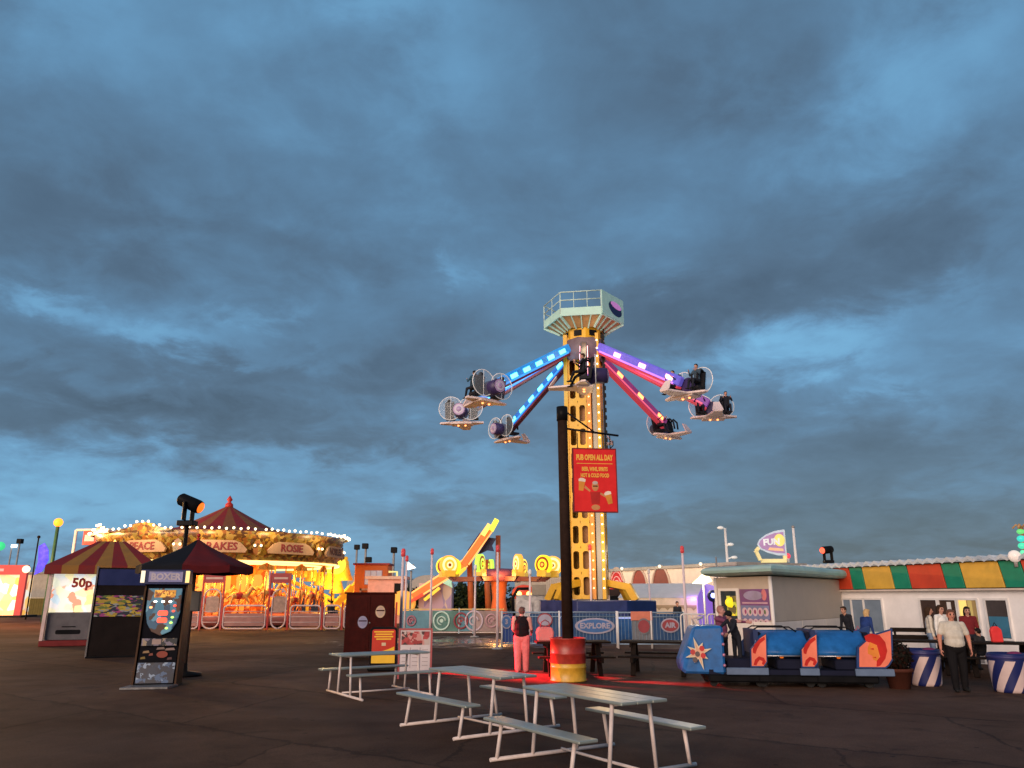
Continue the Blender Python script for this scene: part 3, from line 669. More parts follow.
# ------------------------------------------------------------------ parasol
q = G(184, 676)
t = thing('parasol', 'large parasol of black and dark red panels behind the boxing machine', 'parasol', (q.x, 20.4, 0), R(10))
mb = MB(); mb.cyl((0, 0, .06), (0, 0, 3.3), .05, .045, 12); mb.build('pole', M('pole brown', (.05, .035, .03), .5), t)
mb = MB(); mb.lathe([(.02, .0), (.42, .0), (.42, .07), (.08, .12), (.06, .3), (.02, .3)], 20); mb.build('base', dark_m, t)
mb = MB(); zr, za, RR = 2.66, 3.36, 1.42
for i in range(8):
    a0, a1 = 2*PI*i/8, 2*PI*(i+1)/8; m_ = 1 if i in (6, 7) else 0; K = 5; rows = []
    for k in range(K+1):
        r = RR*k/K; z = za-(za-zr)*(k/K)**.82; row = []
        for j in range(5):
            s_ = j/4; sag = -.035*(k/K)*math.sin(PI*s_); a = a0+(a1-a0)*s_
            rr = r*math.cos(PI/8)/math.cos((s_-.5)*PI/4)*1.02
            row.append(V(rr*math.cos(a), rr*math.sin(a), z+sag))
        rows.append(row)
    for k in range(K):
        for j in range(4): mb.add([rows[k][j], rows[k+1][j], rows[k+1][j+1], rows[k][j+1]], [(0, 1, 2, 3)], m_, True)
    for j in range(4):
        p, q_ = rows[K][j], rows[K][j+1]; mb.add([p, p-V(0, 0, .17), q_-V(0, 0, .17), q_], [(0, 1, 2, 3)], m_, False)
mb.build('canopy', [M('parasol black', (.010, .011, .015), .8, var=.2), M('parasol red', (.10, .010, .012), .8, var=.2)], t)
for i in range(8):
    a = 2*PI*i/8; mb = MB(); mb.tube([(.06*math.cos(a), .06*math.sin(a), za-.1), (1.36*math.cos(a), 1.36*math.sin(a), zr-.02)], .012, 6); mb.build('rib', dark_m, t)
mb = MB(); mb.cyl((0, 0, 3.29), (0, 0, 3.40), .05, .03); mb.sph((0, 0, 3.45), .05); mb.build('finial', red_p, t)
mb = MB(); mb.box(-.02, .22, -.12, .08, 1.55, 2.05); mb.build('crank_box', M('crank grey', (.09, .085, .08), .5), t, bevel=.02)
# moving head lights
def moving_head(label, loc, k, headdir, lens, post=0.0):
    t = thing('moving_head_light', label, 'stage light', loc, 0)
    hd = Vector(headdir).normalized()
    mb = MB(); mb.box(-.28*k, .28*k, -.24*k, .24*k, 0, .18*k); mb.build('base', black, t, bevel=.02)
    if post: mb = MB(); mb.cyl((0, 0, -post), (0, 0, 0), .07, .07); mb.build('post', dark_m, t)
    side = hd.cross(V(0, 0, 1)).normalized()
    for s in (-1, 1):
        mb = MB(); c = side*s*.27*k; mb.bar(c+V(0, 0, .18*k), c+V(0, 0, .82*k), .07*k, .22*k, up=tuple(side)); mb.build('yoke_arm', black, t, bevel=.015)
    c = V(0, 0, .80*k)
    mb = MB(); mb.cyl(c-hd*.42*k, c-hd*.34*k, .15*k, .22*k, 16); mb.cyl(c-hd*.34*k, c+hd*.36*k, .22*k, .235*k, 16); mb.cyl(c+hd*.36*k, c+hd*.46*k, .235*k, .21*k, 16)
    h = mb.build('head', black, t)
    mb = MB(); mb.sph((0, 0, 0), .19*k, n=16, k=8, sc=(1, 1, .4)); o = mb.build('lens', lens, t); o.location = c+hd*.46*k; o.rotation_euler = hd.to_track_quat('Z', 'Y').to_euler()
    return t
p = P(187, 526, 27.0)
moving_head('black moving head stage light above the parasol, its lens red and amber', p, 1.0, (.9, -.1, -.38), E('lens red amber', (1, .16, .015), 1.6), post=p.z)
mb = MB()
rb_ = lamp('moving_head_beam', (p.x+.75, 26.9, p.z+.62), 300000, (1, .02, .03), .35, kind='SPOT', spot_size=R(12), spot_blend=.9); aim(rb_, (.5, 20.4, 0))
# ------------------------------------------------------------------ far left background
p = G(8, 611)
t = thing('prize_stall', 'lit red framed game stall at the left edge of the photo', 'stall', (P(2, 600, 78).x, 78, 0), R(8))
mb = MB()
for a in ((-3.6, -3.0), (1.9, 2.5)): mb.box(a[0], a[1], -1.5, -1.1, .2, 4.0)
mb.box(-3.6, 2.5, -1.52, -1.08, 4.0, 4.9); mb.build('frame', M('stall red', (.45, .05, .05), .45, emit=(.5, .05, .05), es=.35), t)
mb = MB(); mb.box(-3.0, 1.9, -1.0, 1.5, .2, 4.0); mb.build('lit_interior', MSCREEN('stall art', ((.95, .75, .30), (1, .45, .05), (.98, .85, .6), (.9, .3, .1), (.9, .85, .7)), 1.1, .9, detail=1), t)
mb = MB(); mb.box(-3.7, 2.6, -1.5, 2, 0, .2); mb.build('plinth', dark_m, t)
mb = MB(); mb.sph((2.4, -1.5, 4.5), .35); mb.build('corner_lamp', E('corner lamp', (1, .8, .5), 2.0), t)
mb = MB(); mb.box(-2.6, .4, -1.54, -1.52, 4.3, 4.55); mb.build('name_strip', M('strip pink', (.7, .35, .38), .5, emit=(.7, .3, .3), es=.4), t)
t = thing('storage_shed', 'plain beige shed behind the gap between the left stall and the striped kiosk', 'shed', (P(33, 600, 95).x, 95, 0))
mb = MB(); mb.box(-2.2, 2.6, 0, 4, 0, 4.6); mb.build('wall', M('shed beige', (.36, .33, .28), .7), t); mb = MB(); mb.box(-2.4, 2.8, -.2, 4.2, 4.6, 4.8); mb.build('roof', grey_p, t)
t = thing('timber_fence', 'low olive timber fence in front of the beige shed', 'fence', (P(33, 607, 88).x, 88, 0))
mb = MB()
for i in range(22): mb.box(-2.8+i*.26, -2.8+i*.26+.24, 0, .04, 0, 1.75)
mb.build('boards', M('olive timber', (.16, .12, .035), .8, emit=(.5, .33, .05), es=.0), t); mb = MB(); mb.box(-2.85, 2.95, -.06, .1, 1.75, 1.85); mb.build('cap_rail', M('cap pale', (.5, .42, .26), .6), t)
def street_lamp(label, px, ptop, Y, col, r=.08, head='globe', hm=None, group=None, arm=0):
    tp = P(px, ptop, Y)
    t = thing('street_lamp', label, 'street lamp', (tp.x, Y, 0), 0, group)
    mb = MB(); mb.cyl((0, 0, 0), (0, 0, tp.z), r*1.3, r, 10); mb.build('pole', col, t)
    if head == 'globe':
        mb = MB(); mb.sph((0, 0, tp.z+.2), .34, n=14, k=10); mb.build('lantern', hm, t)
    elif head == 'box':
        mb = MB(); mb.box(-.32, .32, -.3, .3, tp.z-.2, tp.z+.4); mb.build('lamp_head', black, t, bevel=.05)
    elif head == 'twin':
        for dx_, dz_ in ((-.1, 0), (.35, -1.5)):
            mb = MB(); mb.box(dx_-.32, dx_+.35, -.3, .3, tp.z+dz_-.2, tp.z+dz_+.4); mb.build('lamp_head', black, t, bevel=.05)
    elif head == 'arm':
        for s, dz_ in ((-.6, .0), (.4, -1.3), (.7, -2.3)):
            mb = MB(); mb.tube([(0, 0, tp.z+dz_-.1), (s*.5, -.2, tp.z+dz_)], .05); mb.sph((s*.7, -.25, tp.z+dz_), .22, sc=(1.2, .8, .6)); mb.build('lamp_head', hm or white_p, t)
    elif head == 'flood':
        mb = MB(); mb.box(0, .6, -.2, .2, tp.z-.2, tp.z+.2); mb.build('lamp_head', hm, t)
    return t
green_p = M('green post', (.03, .09, .05), .5)
street_lamp('dark green post with a glowing orange lantern behind the striped kiosk', 58, 525, 62, green_p, .13, 'globe', E('sodium glow', (1, .27, .02), 2.6))
mb = MB()
lamp('sodium_light', (P(58, 519, 62).x-7, 51, P(58, 519, 62).z), 22000, (1, .50, .12), .4)
street_lamp('thin grey lamp column with a white light at the far left', 12, 546, 110, grey_p, .1, 'flood', E('cool flood', (.8, .95, 1), 4))
street_lamp('thin dark lamp column with a small black head, second from the left edge', 20, 542, 100, grey_p, .1, 'box')
t = thing('green_beacon', 'green glowing lamp on a slim mast at the left edge', 'lamp', (P(0, 548, 90).x, 90, 0)); pz = P(0, 548, 90).z
mb = MB(); mb.cyl((0, 0, 0), (0, 0, pz), .08); mb.build('mast', grey_p, t); mb = MB(); mb.sph((0, 0, pz+.2), .5); mb.build('lens', E('green beacon glow', (.05, .7, .25), 1.0), t)
t = thing('feather_flag', 'bright blue lit feather flag left of the striped kiosk', 'flag', (P(33, 600, 70).x, 70, 0), R(10))
b0 = P(37, 575, 70).z; b1 = P(37, 545, 70).z
mb = MB(); mb.cyl((-.35, 0, 0), (-.35, 0, b1+.6), .06); mb.sph((-.35, 0, b1+.7), .14); mb.build('pole', dwood, t)
mb = MB(); mb.prism([(-.25, b0), (.35, b0+.3), (.75, b0+1.3), (.6, b1-.4), (.2, b1+.2), (-.25, b1-.1), (-.1, b0+1.1)], d=.05); mb.build('cloth', M('blue lit cloth', (.02, .02, .7), .5, emit=(.01, .02, 1), es=.8), t)
t = thing('sign_gantry', 'white gantry holding red and white sign boxes beside the carousel', 'gantry', (P(66, 600, 66).x, 66, 0))
gz = P(66, 530, 66).z
mb = MB(); mb.cyl((0, 0, 0), (0, 0, gz), .13); mb.cyl((0, 0, gz), (3.2, 0, gz+.05), .10); mb.build('frame', white_p, t)
for x in (1.3, 2.65):
    mb = MB(); mb.box(x-.55, x+.55, -.2, .2, gz-1.25, gz-.1, 0); mb.box(x-.4, x+.4, -.22, -.2, gz-.95, gz-.42, 1); mb.build('sign_box', [M('box red', (.5, .04, .05), .5), M('box pale', (.5, .5, .6), .5)], t)
# ------------------------------------------------------------------ carousel
CY = 58.0; cx = P(220, 600, CY).x
t = thing('carousel', 'golden lit galloping horse carousel with a striped cone roof behind white railings', 'carousel', (cx, CY, 0), R(0))
RB = 8.4; zb, zt = 4.15, 5.85
mb = MB(); n = 24
cpr = M('cone red', (.21, .014, .014), .7, var=.15); cpo = M('cone amber', (.20, .065, .02), .7, var=.15)
za = P(228, 506, CY).z
for i in range(n):
    a0, a1 = 2*PI*i/n, 2*PI*(i+1)/n
    pr_ = [(.12, za), (1.7, za-.85), (3.5, za-1.75), (5.6, zt+.45), (RB-.3, zt-.1)]
    for k in range(4):
        (r0, z0), (r1, z1) = pr_[k], pr_[k+1]
        mb.add([(r0*math.cos(a0), r0*math.sin(a0), z0), (r1*math.cos(a0), r1*math.sin(a0), z1), (r1*math.cos(a1), r1*math.sin(a1), z1), (r0*math.cos(a1), r0*math.sin(a1), z0)], [(0, 1, 2, 3)], i % 2)
mb.build('roof', [cpr, cpo], t)
mb = MB(); mb.lathe([(.0, za+.8), (.1, za+.66), (.22, za+.46), (.1, za+.3), (.28, za+.12), (.3, za-.1), (.1, za-.2)], 12); mb.build('finial', red_p, t)
# rounding boards
NP = 11; g2 = MSCREEN('carving gold', ((.36, .19, .025), (.16, .065, .012), (.46, .27, .06), (.10, .04, .012), (.30, .10, .018), (.24, .16, .03)), 4.5, .06); pan = M('panel cream', (.48, .28, .15), .5, var=.1)
wlab = {7: 'PEACE', 8: 'DRAKES', 9: 'ROSIE', 10: 'NOBLES'}
red_l = M('letter wine', (.24, .03, .03), .5)
prof = [(RB-.35, zb), (RB-.12, zb+.10), (RB-.22, zb+.3), (RB-.05, zb+.42), (RB+.02, zb+1.35), (RB+.16, zb+1.5), (RB+.1, zb+1.62), (RB+.30, zb+1.86), (RB+.05, zb+1.9)]
mb = MB(); mb.lathe(prof, 64); mb.build('rounding_board', g2, t)
bulb_me = None; bulbs = []
mbu = MB(); mbu.sph((0, 0, 0), .08, n=8, k=6); bproto = mbu.build('bulb', E('carousel bulb', (1, .76, .40), 5), t)
first = True
for i in range(NP):
    a = 2*PI*(i+.77)/NP; U = V(-math.sin(a), math.cos(a), 0); N_ = V(math.cos(a), math.sin(a), 0)
    if N_.y > .45: continue
    o = N_*(RB+.10)+V(0, 0, zb+.9)
    mb = MB(); pts = [(-1.7, -.40), (1.7, -.40), (1.8, -.2), (1.4, .20), (1.0, .36), (-1.0, .36), (-1.4, .20), (-1.8, -.2)]
    mb.prism(pts, o=o+N_*.02, U=U, W=(0, 0, 1), d=.16); p_ = mb.build('name_panel', pan, t)
    if i in wlab:
        mb = MB(); put_text(mb, wlab[i], o+N_*.03-V(0, 0, .04), U, (0, 0, 1), .66, 0, .012, .018); mb.build('lettering', red_l if i != 10 else M('letter brown', (.12, .04, .02), .5), p_, weld=False)
    mb = MB(); mb.prism([(-2.2, .0), (2.2, .0), (2.0, .16), (1.2, .22), (.8, .46), (0, .58), (-.8, .46), (-1.2, .22), (-2.0, .16)], o=o+N_*.12+V(0, 0, .9), U=U, W=(0, 0, 1), d=.12); mb.build('crest', g2, t) if i <= 7 else None
    a2 = a+PI/NP; N2 = V(math.cos(a2), math.sin(a2), 0); U2 = V(-math.sin(a2), math.cos(a2), 0); o2 = N2*(RB+.16)+V(0, 0, zb+.85)
    mb = MB(); mb.prism(ell(8, .30, .5), o=o2, U=U2, W=(0, 0, 1), d=.1, m=0); mb.build('carved_shield', g2, t)
    for s in (-.2, .2):
        b_ = dup_part(bproto, t); b_.location = o2+U2*s+N2*.1+V(0, 0, .12)
    for k in range(11):
        s = -2.2+k*.44; h = 1.06 if abs(s) > 1.4 else (1.25 if abs(s) > .7 else 1.50)
        if i > 7: h = 1.08+.05*(k % 2)
        b_ = bproto if first else dup_part(bproto, t); first = False
        b_.location = o+N_*.22+U*s+V(0, 0, h)
for r_, z_, nm in ((RB-.10, zb-.03, 'rim_light'), (RB-1.3, zb-.12, 'ceiling_light')):
    mb = MB(); mb.tube([(r_*math.cos(2*PI*k/72), r_*math.sin(2*PI*k/72), z_) for k in range(72)], .075, 6, closed=True); mb.build(nm, E('carousel rim glow', (1, .70, .24), 2.2), t)
mb = MB(); mb.lathe([(.8, zb+.55), (RB-1.2, zb+.1), (RB-.3, zb+.02)], 48); mb.build('ceiling', M('ceiling lamplit orange', (.70, .22, .05), .5, var=.2, emit=(1, .26, .03), es=.25), t)  # orange lamplight on the ceiling is put into its colour and glow
mb = MB(); mb.lathe([(0.0, .75), (8.1, .75), (8.2, .70), (8.2, .12), (8.1, .1)], 48); mb.build('platform', M('platform rose', (.40, .14, .11), .5, var=.2), t)
mb = MB(); mb.lathe([(3.5, .75), (3.5, 1.2), (3.3, 1.4), (3.3, 3.9), (3.7, 4.3)], 16, m=0); mb.build('centre_drum', MSCREEN('drum gold', ((.70, .34, .06), (.40, .10, .02), (.85, .52, .14), (.30, .06, .02), (.60, .22, .04)), 2.4, .18), t)
for i in range(16):
    a = 2*PI*i/16; c = V(3.28*math.cos(a), 3.28*math.sin(a), 2.5); U = V(-math.sin(a), math.cos(a), 0)
    if math.sin(a) > .3: continue
    mb = MB(); mb.prism(rrect(-.45, .45, -.95, .95, .25), o=c+V(math.cos(a), math.sin(a), 0)*.03, U=U, W=(0, 0, 1), d=.08); mb.build('drum_mirror', E('mirror glow', (1, .50, .10), .55), t)
# horses
hm = [M('horse gold', (.66, .36, .09), .32, .25, var=.3, scale=3), M('saddle red', (.35, .03, .03), .5), M('mane cream', (.55, .35, .15), .5)]
caps = [((0, -.42, 0), (0, .38, .02), .20, .21, 0, None), ((0, -.05, .03), (0, .1, .03), .235, .235, 1, None), ((0, -.5, .08), (0, -.78, .52), .17, .10, 0, None), ((0, -.78, .52), (0, -1.02, .36), .10, .065, 0, None),
        ((0, -.55, .30), (0, -.74, .62), .09, .05, 2, None), ((.05, -.76, .6), (.06, -.76, .70), .03, .015, 0, None), ((-.05, -.76, .6), (-.06, -.76, .70), .03, .015, 0, None), ((0, .52, .08), (0, .85, -.25), .07, .04, 2, None)]
for s in (-1, 1):
    caps += [((s*.12, -.42, -.08), (s*.13, -.62, -.42), .085, .055, 0, None), ((s*.13, -.62, -.42), (s*.13, -.42, -.68), .05, .035, 0, None),
             ((s*.12, .40, -.05), (s*.13, .50, -.42), .11, .06, 0, None), ((s*.13, .50, -.42), (s*.13, .76, -.74), .055, .035, 0, None)]
hp_ = blob(caps, .035, hm, 'horse', t, smooth=1)
mb = MB(); mb.cyl((0, 0, -1.35), (0, 0, 2.3), .045, n=8); bp_ = mb.build('barley_pole', M('brass', (.75, .42, .12), .25, .8), hp_)
first = True; k = 0
for rr, cnt in ((7.1, 22), (5.8, 18), (4.5, 14)):
    for i in range(cnt):
        a = 2*PI*(i+.3)/cnt
        if math.sin(a) > .35: continue
        X = Matrix.Translation((rr*math.cos(a), rr*math.sin(a), 1.95+.28*math.sin(k*2.1))) @ Matrix.Rotation(a+PI, 4, 'Z')
        if first: hp_.matrix_local = X; first = False
        else:
            c = dup_part(hp_, t, X); d_ = bp_.copy(); COL.objects.link(d_); d_.parent = c
        k += 1
for i in range(18):
    a = 2*PI*(i+.5)/18
    if math.sin(a) > .3: continue
    mb = MB(); mb.cyl((7.9*math.cos(a), 7.9*math.sin(a), .75), (7.9*math.cos(a), 7.9*math.sin(a), 4.2), .06, n=8); mb.build('rail_post', M('brass', (.75, .42, .12)), t)
    mb = MB(); mb.prism([(-.62, 0), (.62, 0), (.45, .28), (0, .45), (-.45, .28)], o=(7.86*math.cos(a), 7.86*math.sin(a), 3.62), U=(-math.sin(a), math.cos(a), 0), d=.06); mb.build('valance', gold, t)
for i in range(7):
    a = PI+PI*(i+.5)/7
    lamp('carousel_light', (cx+6.5*math.cos(a), CY+6.5*math.sin(a), 3.75), 470, (1, .40, .06), .3)
lamp('carousel_light', (cx, CY-3.3, 3.6), 260, (1, .42, .07), .3)
# front light of the bulb rows on the gilded boards
for i in range(6):
    a = PI*1.08+PI*.84*(i+.5)/6
    lamp('rim_bulb_light', (cx+9.7*math.cos(a), CY+9.7*math.sin(a), 6.1), 150, (1, .74, .38), .4)
# carousel railings
FY = 48.1
def rail_panel(t, x0, x1, z1, r=.05, arch=False, m=None):
    mb = MB(); rad = .22 if not arch else .45
    mb.tube([(p[0], 0, p[1]) for p in rrect(x0, x1, .08, z1, rad, 5)], r, 6, closed=True)
    for z in (.08+(1.38-.08)*.28, .08+(1.38-.08)*.52, .08+(1.38-.08)*.76): mb.tube([(x0, 0, z), (x1, 0, z)], .022, 5)
    mb.build('rail_panel', m or M('rail pinkish white', (.62, .46, .42), .4, emit=(1, .5, .3), es=.0), t)
t = thing('carousel_railing', 'white tube railing with red posts and tall gates in front of the carousel', 'railing', (0, FY, 0))
xs = [(176, 199, 1), (201, 220, 2), (222, 266, 1), (270, 286, 2), (289, 321, 1), (323, 341, 1), (343, 362, 1), (364, 395, 1), (150, 174, 1), (126, 148, 1)]
for a, b_, kk in xs:
    x0, x1 = P(a, 620, FY).x+.06, P(b_, 620, FY).x-.06
    rail_panel(t, x0, x1, 1.40 if kk == 1 else 2.35, arch=kk == 2)
    if kk == 1:
        mb = MB(); mb.box(x0+.08, x1-.08, .0, .03, .22, .95); mb.build('infill_board', M('infill rose', (.34, .15, .12), .55, var=.25, scale=2), t)
    if kk == 2:
        mb = MB(); mb.prism(rrect((x0+x1)/2-.4, (x0+x1)/2+.4, 1.0, 1.95, .2), o=(0, .02, 0), d=.03); mb.build('gate_badge', M('badge dusky', (.36, .22, .16), .5, var=.4, scale=3), t)
        mb = MB(); mb.box(x0-.15, x1+.15, -.02, .06, 2.72, 3.30); mb.build('gate_sign', M('gate sign red', (.32, .035, .035), .5, var=.25), t)
        mb = MB(); mb.box(x0, x1, -.035, -.02, 2.94, 3.06); mb.build('sign_line', M('gate line', (.55, .35, .28), .5), t)
for q in (125, 149, 175, 200, 221, 267.5, 287.5, 322, 342, 363, 396):
    x = P(q, 620, FY).x
    mb = MB(); mb.cbox((x, 0, .8 if q not in (200, 221, 267.5, 287.5) else 1.65), (.10, .10, 1.6 if q not in (200, 221, 267.5, 287.5) else 3.3)); mb.build('post', red_p, t)
# yellow chain of seats rising behind the carousel's right side
CY2 = 68.0
t = thing('dragon_coaster', 'small yellow lit coaster with a row of bell shaped seats, right of the carousel', 'ride', (0, CY2, 0))
def pp(x, y, Y=CY2): p = P(x, y, Y); return V(p.x, p.y-CY2, p.z)
tk = [(275, 568), (295, 575), (315, 583), (335, 593), (350, 604)]
yl_lit = M('coaster yellow', (.75, .42, .04), .45, emit=(1, .55, .05), es=.28)
for i, (x, y) in enumerate(((293, 571), (303, 574), (312, 578), (321, 582), (329, 586), (337, 590), (345, 577))):
    c = pp(x, y); mb = MB(); mb.lathe([(.08, 1.5), (.25, 1.3), (.32, .8), (.55, .1), (.7, -.25), (.6, -.3)], 12, c=c)
    mb.sph(c+V(0, 0, 1.55), .18, n=8, k=6); mb.build('seat', yl_lit, t)
mb = MB(); mb.tube([pp(x, y+8)+V(0, .2, 0) for x, y in tk], .16, 8); mb.tube([pp(x, y+14)+V(0, .2, 0) for x, y in tk], .12, 8); mb.build('track', yl_lit, t)
for x, y in ((290, 583), (308, 588), (326, 597), (344, 606)):
    p = pp(x, y); mb = MB(); mb.cyl((p.x, .3, 0), p, .14, n=8); mb.build('support', yl_lit, t)
for k in range(3):
    a = pp(330+k*4, 610-k*2); b_ = pp(352+k*6, 586-k*4); a.z = max(a.z, .2); mb = MB(); mb.bar(a, b_, .2, .5); mb.build('stair_stringer', yl_lit, t)
mb = MB(); a = pp(336, 612); b_ = pp(362, 585); mb.prism([(a.x, .2), (b_.x+1, .2), (b_.x+1, b_.z), (b_.x-.6, b_.z), (a.x, 1.6)], o=(0, .8, 0), d=.3); mb.build('ramp_board', yl_lit, t)
for x, y, r_ in ((333, 562, .95), (338, 565, .8)):
    c = pp(x, y)-V(0, 1, 0); mb = MB(); mb.cyl(c, c+V(0, .5, 0), r_, n=20); mb.tube([c+V(r_*.6*math.cos(2*PI*k/16), -.06, r_*.6*math.sin(2*PI*k/16)) for k in range(16)], .1, 6, closed=True); mb.build('eye_lamp', E('dragon lamp', (1, .75, .06), 1.3), t)
p = pp(334, 572); mb = MB(); mb.cyl((p.x, 0, 0), (p.x, 0, p.z+.4), .15, n=8); mb.bar((p.x-3.0, 0, p.z+.9), (p.x+.3, 0, p.z+.6), .3, .5); mb.build('lamp_mast', yl_lit, t)
lamp('coaster_light', P(330, 585, 66), 600, (1, .6, .1), .4)
# orange control tower
t = thing('control_cabin', 'orange lit control cabin with a barred window above the maroon cabinet', 'cabin', (P(369, 600, 66).x, 66, 0))
zt_ = P(369, 565, 66).z; oc = M('cabin orange', (.60, .13, .025), .5, var=.15, emit=(1, .16, .02), es=.12)
mb = MB(); mb.box(-1.3, 1.45, 0, 2.4, 0, zt_); mb.build('wall', oc, t, bevel=.03); mb = MB(); mb.box(-1.45, 1.6, -.15, 2.5, zt_, zt_+.15); mb.build('roof', red_p, t)
mb = MB(); mb.box(-.45, 1.0, -.06, 0, zt_-1.6, zt_-.45, 0); w_ = mb.build('window', M('lit pane', (.5, .5, .55), .3, emit=(.6, .6, .7), es=.25), t)
mb = MB()
for i in range(4): mb.box(-.45+i*.47, -.42+i*.47, -.09, -.06, zt_-1.6, zt_-.45)
for i in range(3): mb.box(-.45, 1.0, -.09, -.061, zt_-1.6+i*.57, zt_-1.57+i*.57)
mb.build('window_bars', M('bar pink', (.5, .3, .3), .5), w_)
mb = MB(); mb.box(-.75, -.6, -.4, -.01, 0, zt_-1.9); mb.box(1.3, 1.45, -.4, -.01, 0, zt_-1.9); mb.box(-.75, 1.45, -.4, -.01, zt_-2.05, zt_-1.9); mb.build('door_frame', M('pale frame', (.6, .4, .3), .5), t)
mb = MB(); mb.tube([(1.5, .2, zt_-.55), (2.2, .2, zt_-.55), (2.25, .2, zt_-1.9)], .09, 6); mb.build('hand_rail', E('rail yellow glow', (1, .85, .3), .9), t)
t = thing('pay_kiosk', 'small pink and cream ticket kiosk hidden behind the maroon cabinet', 'kiosk', (P(392, 610, 60).x, 60, 0))
mb = MB(); mb.box(-1.9, .8, 0, 1.8, 0, 3.2, 0); mb.box(.1, .6, -.02, 0, 1.0, 2.9, 1); mb.build('wall', [M('kiosk pink', (.55, .30, .26), .5, emit=(1, .4, .25), es=.1), black], t)
mb = MB(); mb.box(-2.1, 1.0, -.3, 2.0, 3.2, 3.42); mb.build('roof', M('kiosk roof', (.6, .42, .34), .5), t)
# ------------------------------------------------------------------ target ride in the middle
TY = 54.0
tc_ = P(499, 600, TY); zc = P(499, 566, TY).z
t = thing('rotary_ride', 'round ride with glowing target discs on radiating arms behind the low teal fence', 'ride', (tc_.x, TY, 0))
mb = MB(); mb.lathe([(.75, 0), (.65, .4), (.45, 1.8), (.55, 2.8), (.85, 3.2), (.4, 3.4), (.0, 3.4)], 16); mb.build('pedestal', M('pedestal orange', (.45, .10, .03), .5, var=.2, emit=(1, .2, .03), es=.06), t)
mb = MB(); mb.lathe([(1.0, 2.9), (1.35, 3.0), (1.5, 3.5), (.9, 3.75), (.0, 3.8)], 16); mb.build('hub', M('hub purple', (.20, .06, .10), .4), t)
glow = [E('disc yellow glow', (1, .66, .02), 1.5), E('disc amber glow', (1, .36, .04), 1.5), E('disc lime glow', (.55, 1, .08), 1.1)]
dk = M('disc ring brown', (.22, .05, .02), .5, emit=(.3, .05, .0), es=.3); wh = E('disc white glow', (1, .72, .36), 1.3)
for i, (ang, cc) in enumerate(((8, 0), (-14, 1), (30, 2), (100, 2), (64, 0), (152, 0), (174, 0), (208, 1), (252, 2), (290, 1), (322, 0))):
    a = R(ang); er = 3.75; e_ = V(math.cos(a)*er, math.sin(a)*er, zc)
    mb = MB(); mb.bar((math.cos(a)*.9, math.sin(a)*.9, 3.1), (math.cos(a)*(er-.5), math.sin(a)*(er-.5), zc-.9), .16, .28); mb.bar((math.cos(a)*(er-.5), math.sin(a)*(er-.5), zc-.9), e_-V(0, 0, .5), .14, .2)
    arm = mb.build('arm', M('arm purple', (.22, .07, .06), .45), t)
    Tn = V(-math.sin(a), math.cos(a), 0); U = V(math.cos(a), math.sin(a), 0)
    sgn = 1 if Tn.y < 0 else -1
    mb = MB(); mb.cyl(e_-Tn*.14, e_+Tn*.14, .62, n=24)
    for s in (-1, 1):
        n0 = e_+Tn*.15*s; UU = U*s*1.0
        mb.prism(ell(24, .51, .51), o=n0+Tn*s*.012, U=UU*-1, W=(0, 0, 1), d=.02, m=1); mb.prism(ell(20, .36, .36), o=n0+Tn*s*.024, U=UU*-1, W=(0, 0, 1), d=.02, m=0); mb.prism(ell(16, .21, .21), o=n0+Tn*s*.036, U=UU*-1, W=(0, 0, 1), d=.02, m=1); mb.prism(ell(12, .11, .11), o=n0+Tn*s*.048, U=UU*-1, W=(0, 0, 1), d=.02, m=2)
    mb.build('target_disc', [glow[cc], dk if cc != 1 else wh, glow[(cc+1) % 3] if cc != 1 else dk], arm)
    mb = MB(); mb.box(-.35, .35, -.3, .3, -.75, -.35, X=Matrix.Translation(e_) @ Matrix.Rotation(a, 4, 'Z')); mb.build('seat', M('seat yellow', (.7, .4, .05), .4, emit=(1, .6, .05), es=.25), arm)
lamp('rotary_light', (tc_.x, TY-2.6, 2.9), 420, (1, .45, .12), .5)
# booster boom ride
BY = 60.0
t = thing('boom_ride', 'orange bent boom of a swinging ride rising left of the target discs', 'ride', (0, BY, 0))
def bb(x, y): p = P(x, y, BY); return V(p.x, 0, p.z)
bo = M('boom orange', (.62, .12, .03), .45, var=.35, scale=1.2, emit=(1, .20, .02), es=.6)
A0, A1, A2 = bb(402, 604), bb(466, 563), bb(491, 527)
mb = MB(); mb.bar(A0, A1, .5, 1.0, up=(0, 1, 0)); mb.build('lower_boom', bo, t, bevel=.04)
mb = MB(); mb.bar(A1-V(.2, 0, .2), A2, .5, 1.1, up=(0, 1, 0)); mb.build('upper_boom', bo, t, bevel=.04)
for p_, q_ in ((A1, A2), (A0, A1)):
    pd = (q_-p_).normalized(); pn = V(-pd.z, 0, pd.x)
    for s in (-1, 1): mb = MB(); mb.tube([p_+pn*s*.27+V(0, -.45, 0), q_+pn*s*.27+V(0, -.45, 0)], .07); mb.build('edge_tube', E('boom edge glow', (1, .36, .10), 1.8), t)
mb = MB(); mb.bar(A1.lerp(A2, .25)+V(-.28, .5, .19), A1.lerp(A2, .75)+V(-.28, .5, .19), .3, .5, up=(0, 1, 0)); mb.build('dark_back_plate', navy, t)  # dark plate on the back of the upper boom
mb = MB(); mb.prism([(p.x, p.z) for p in (bb(477, 555), bb(488, 537), bb(496, 538), bb(492, 545), bb(494, 551), bb(487, 550))], o=(0, .4, 0), d=.2); mb.build('wing_plate', navy, t)
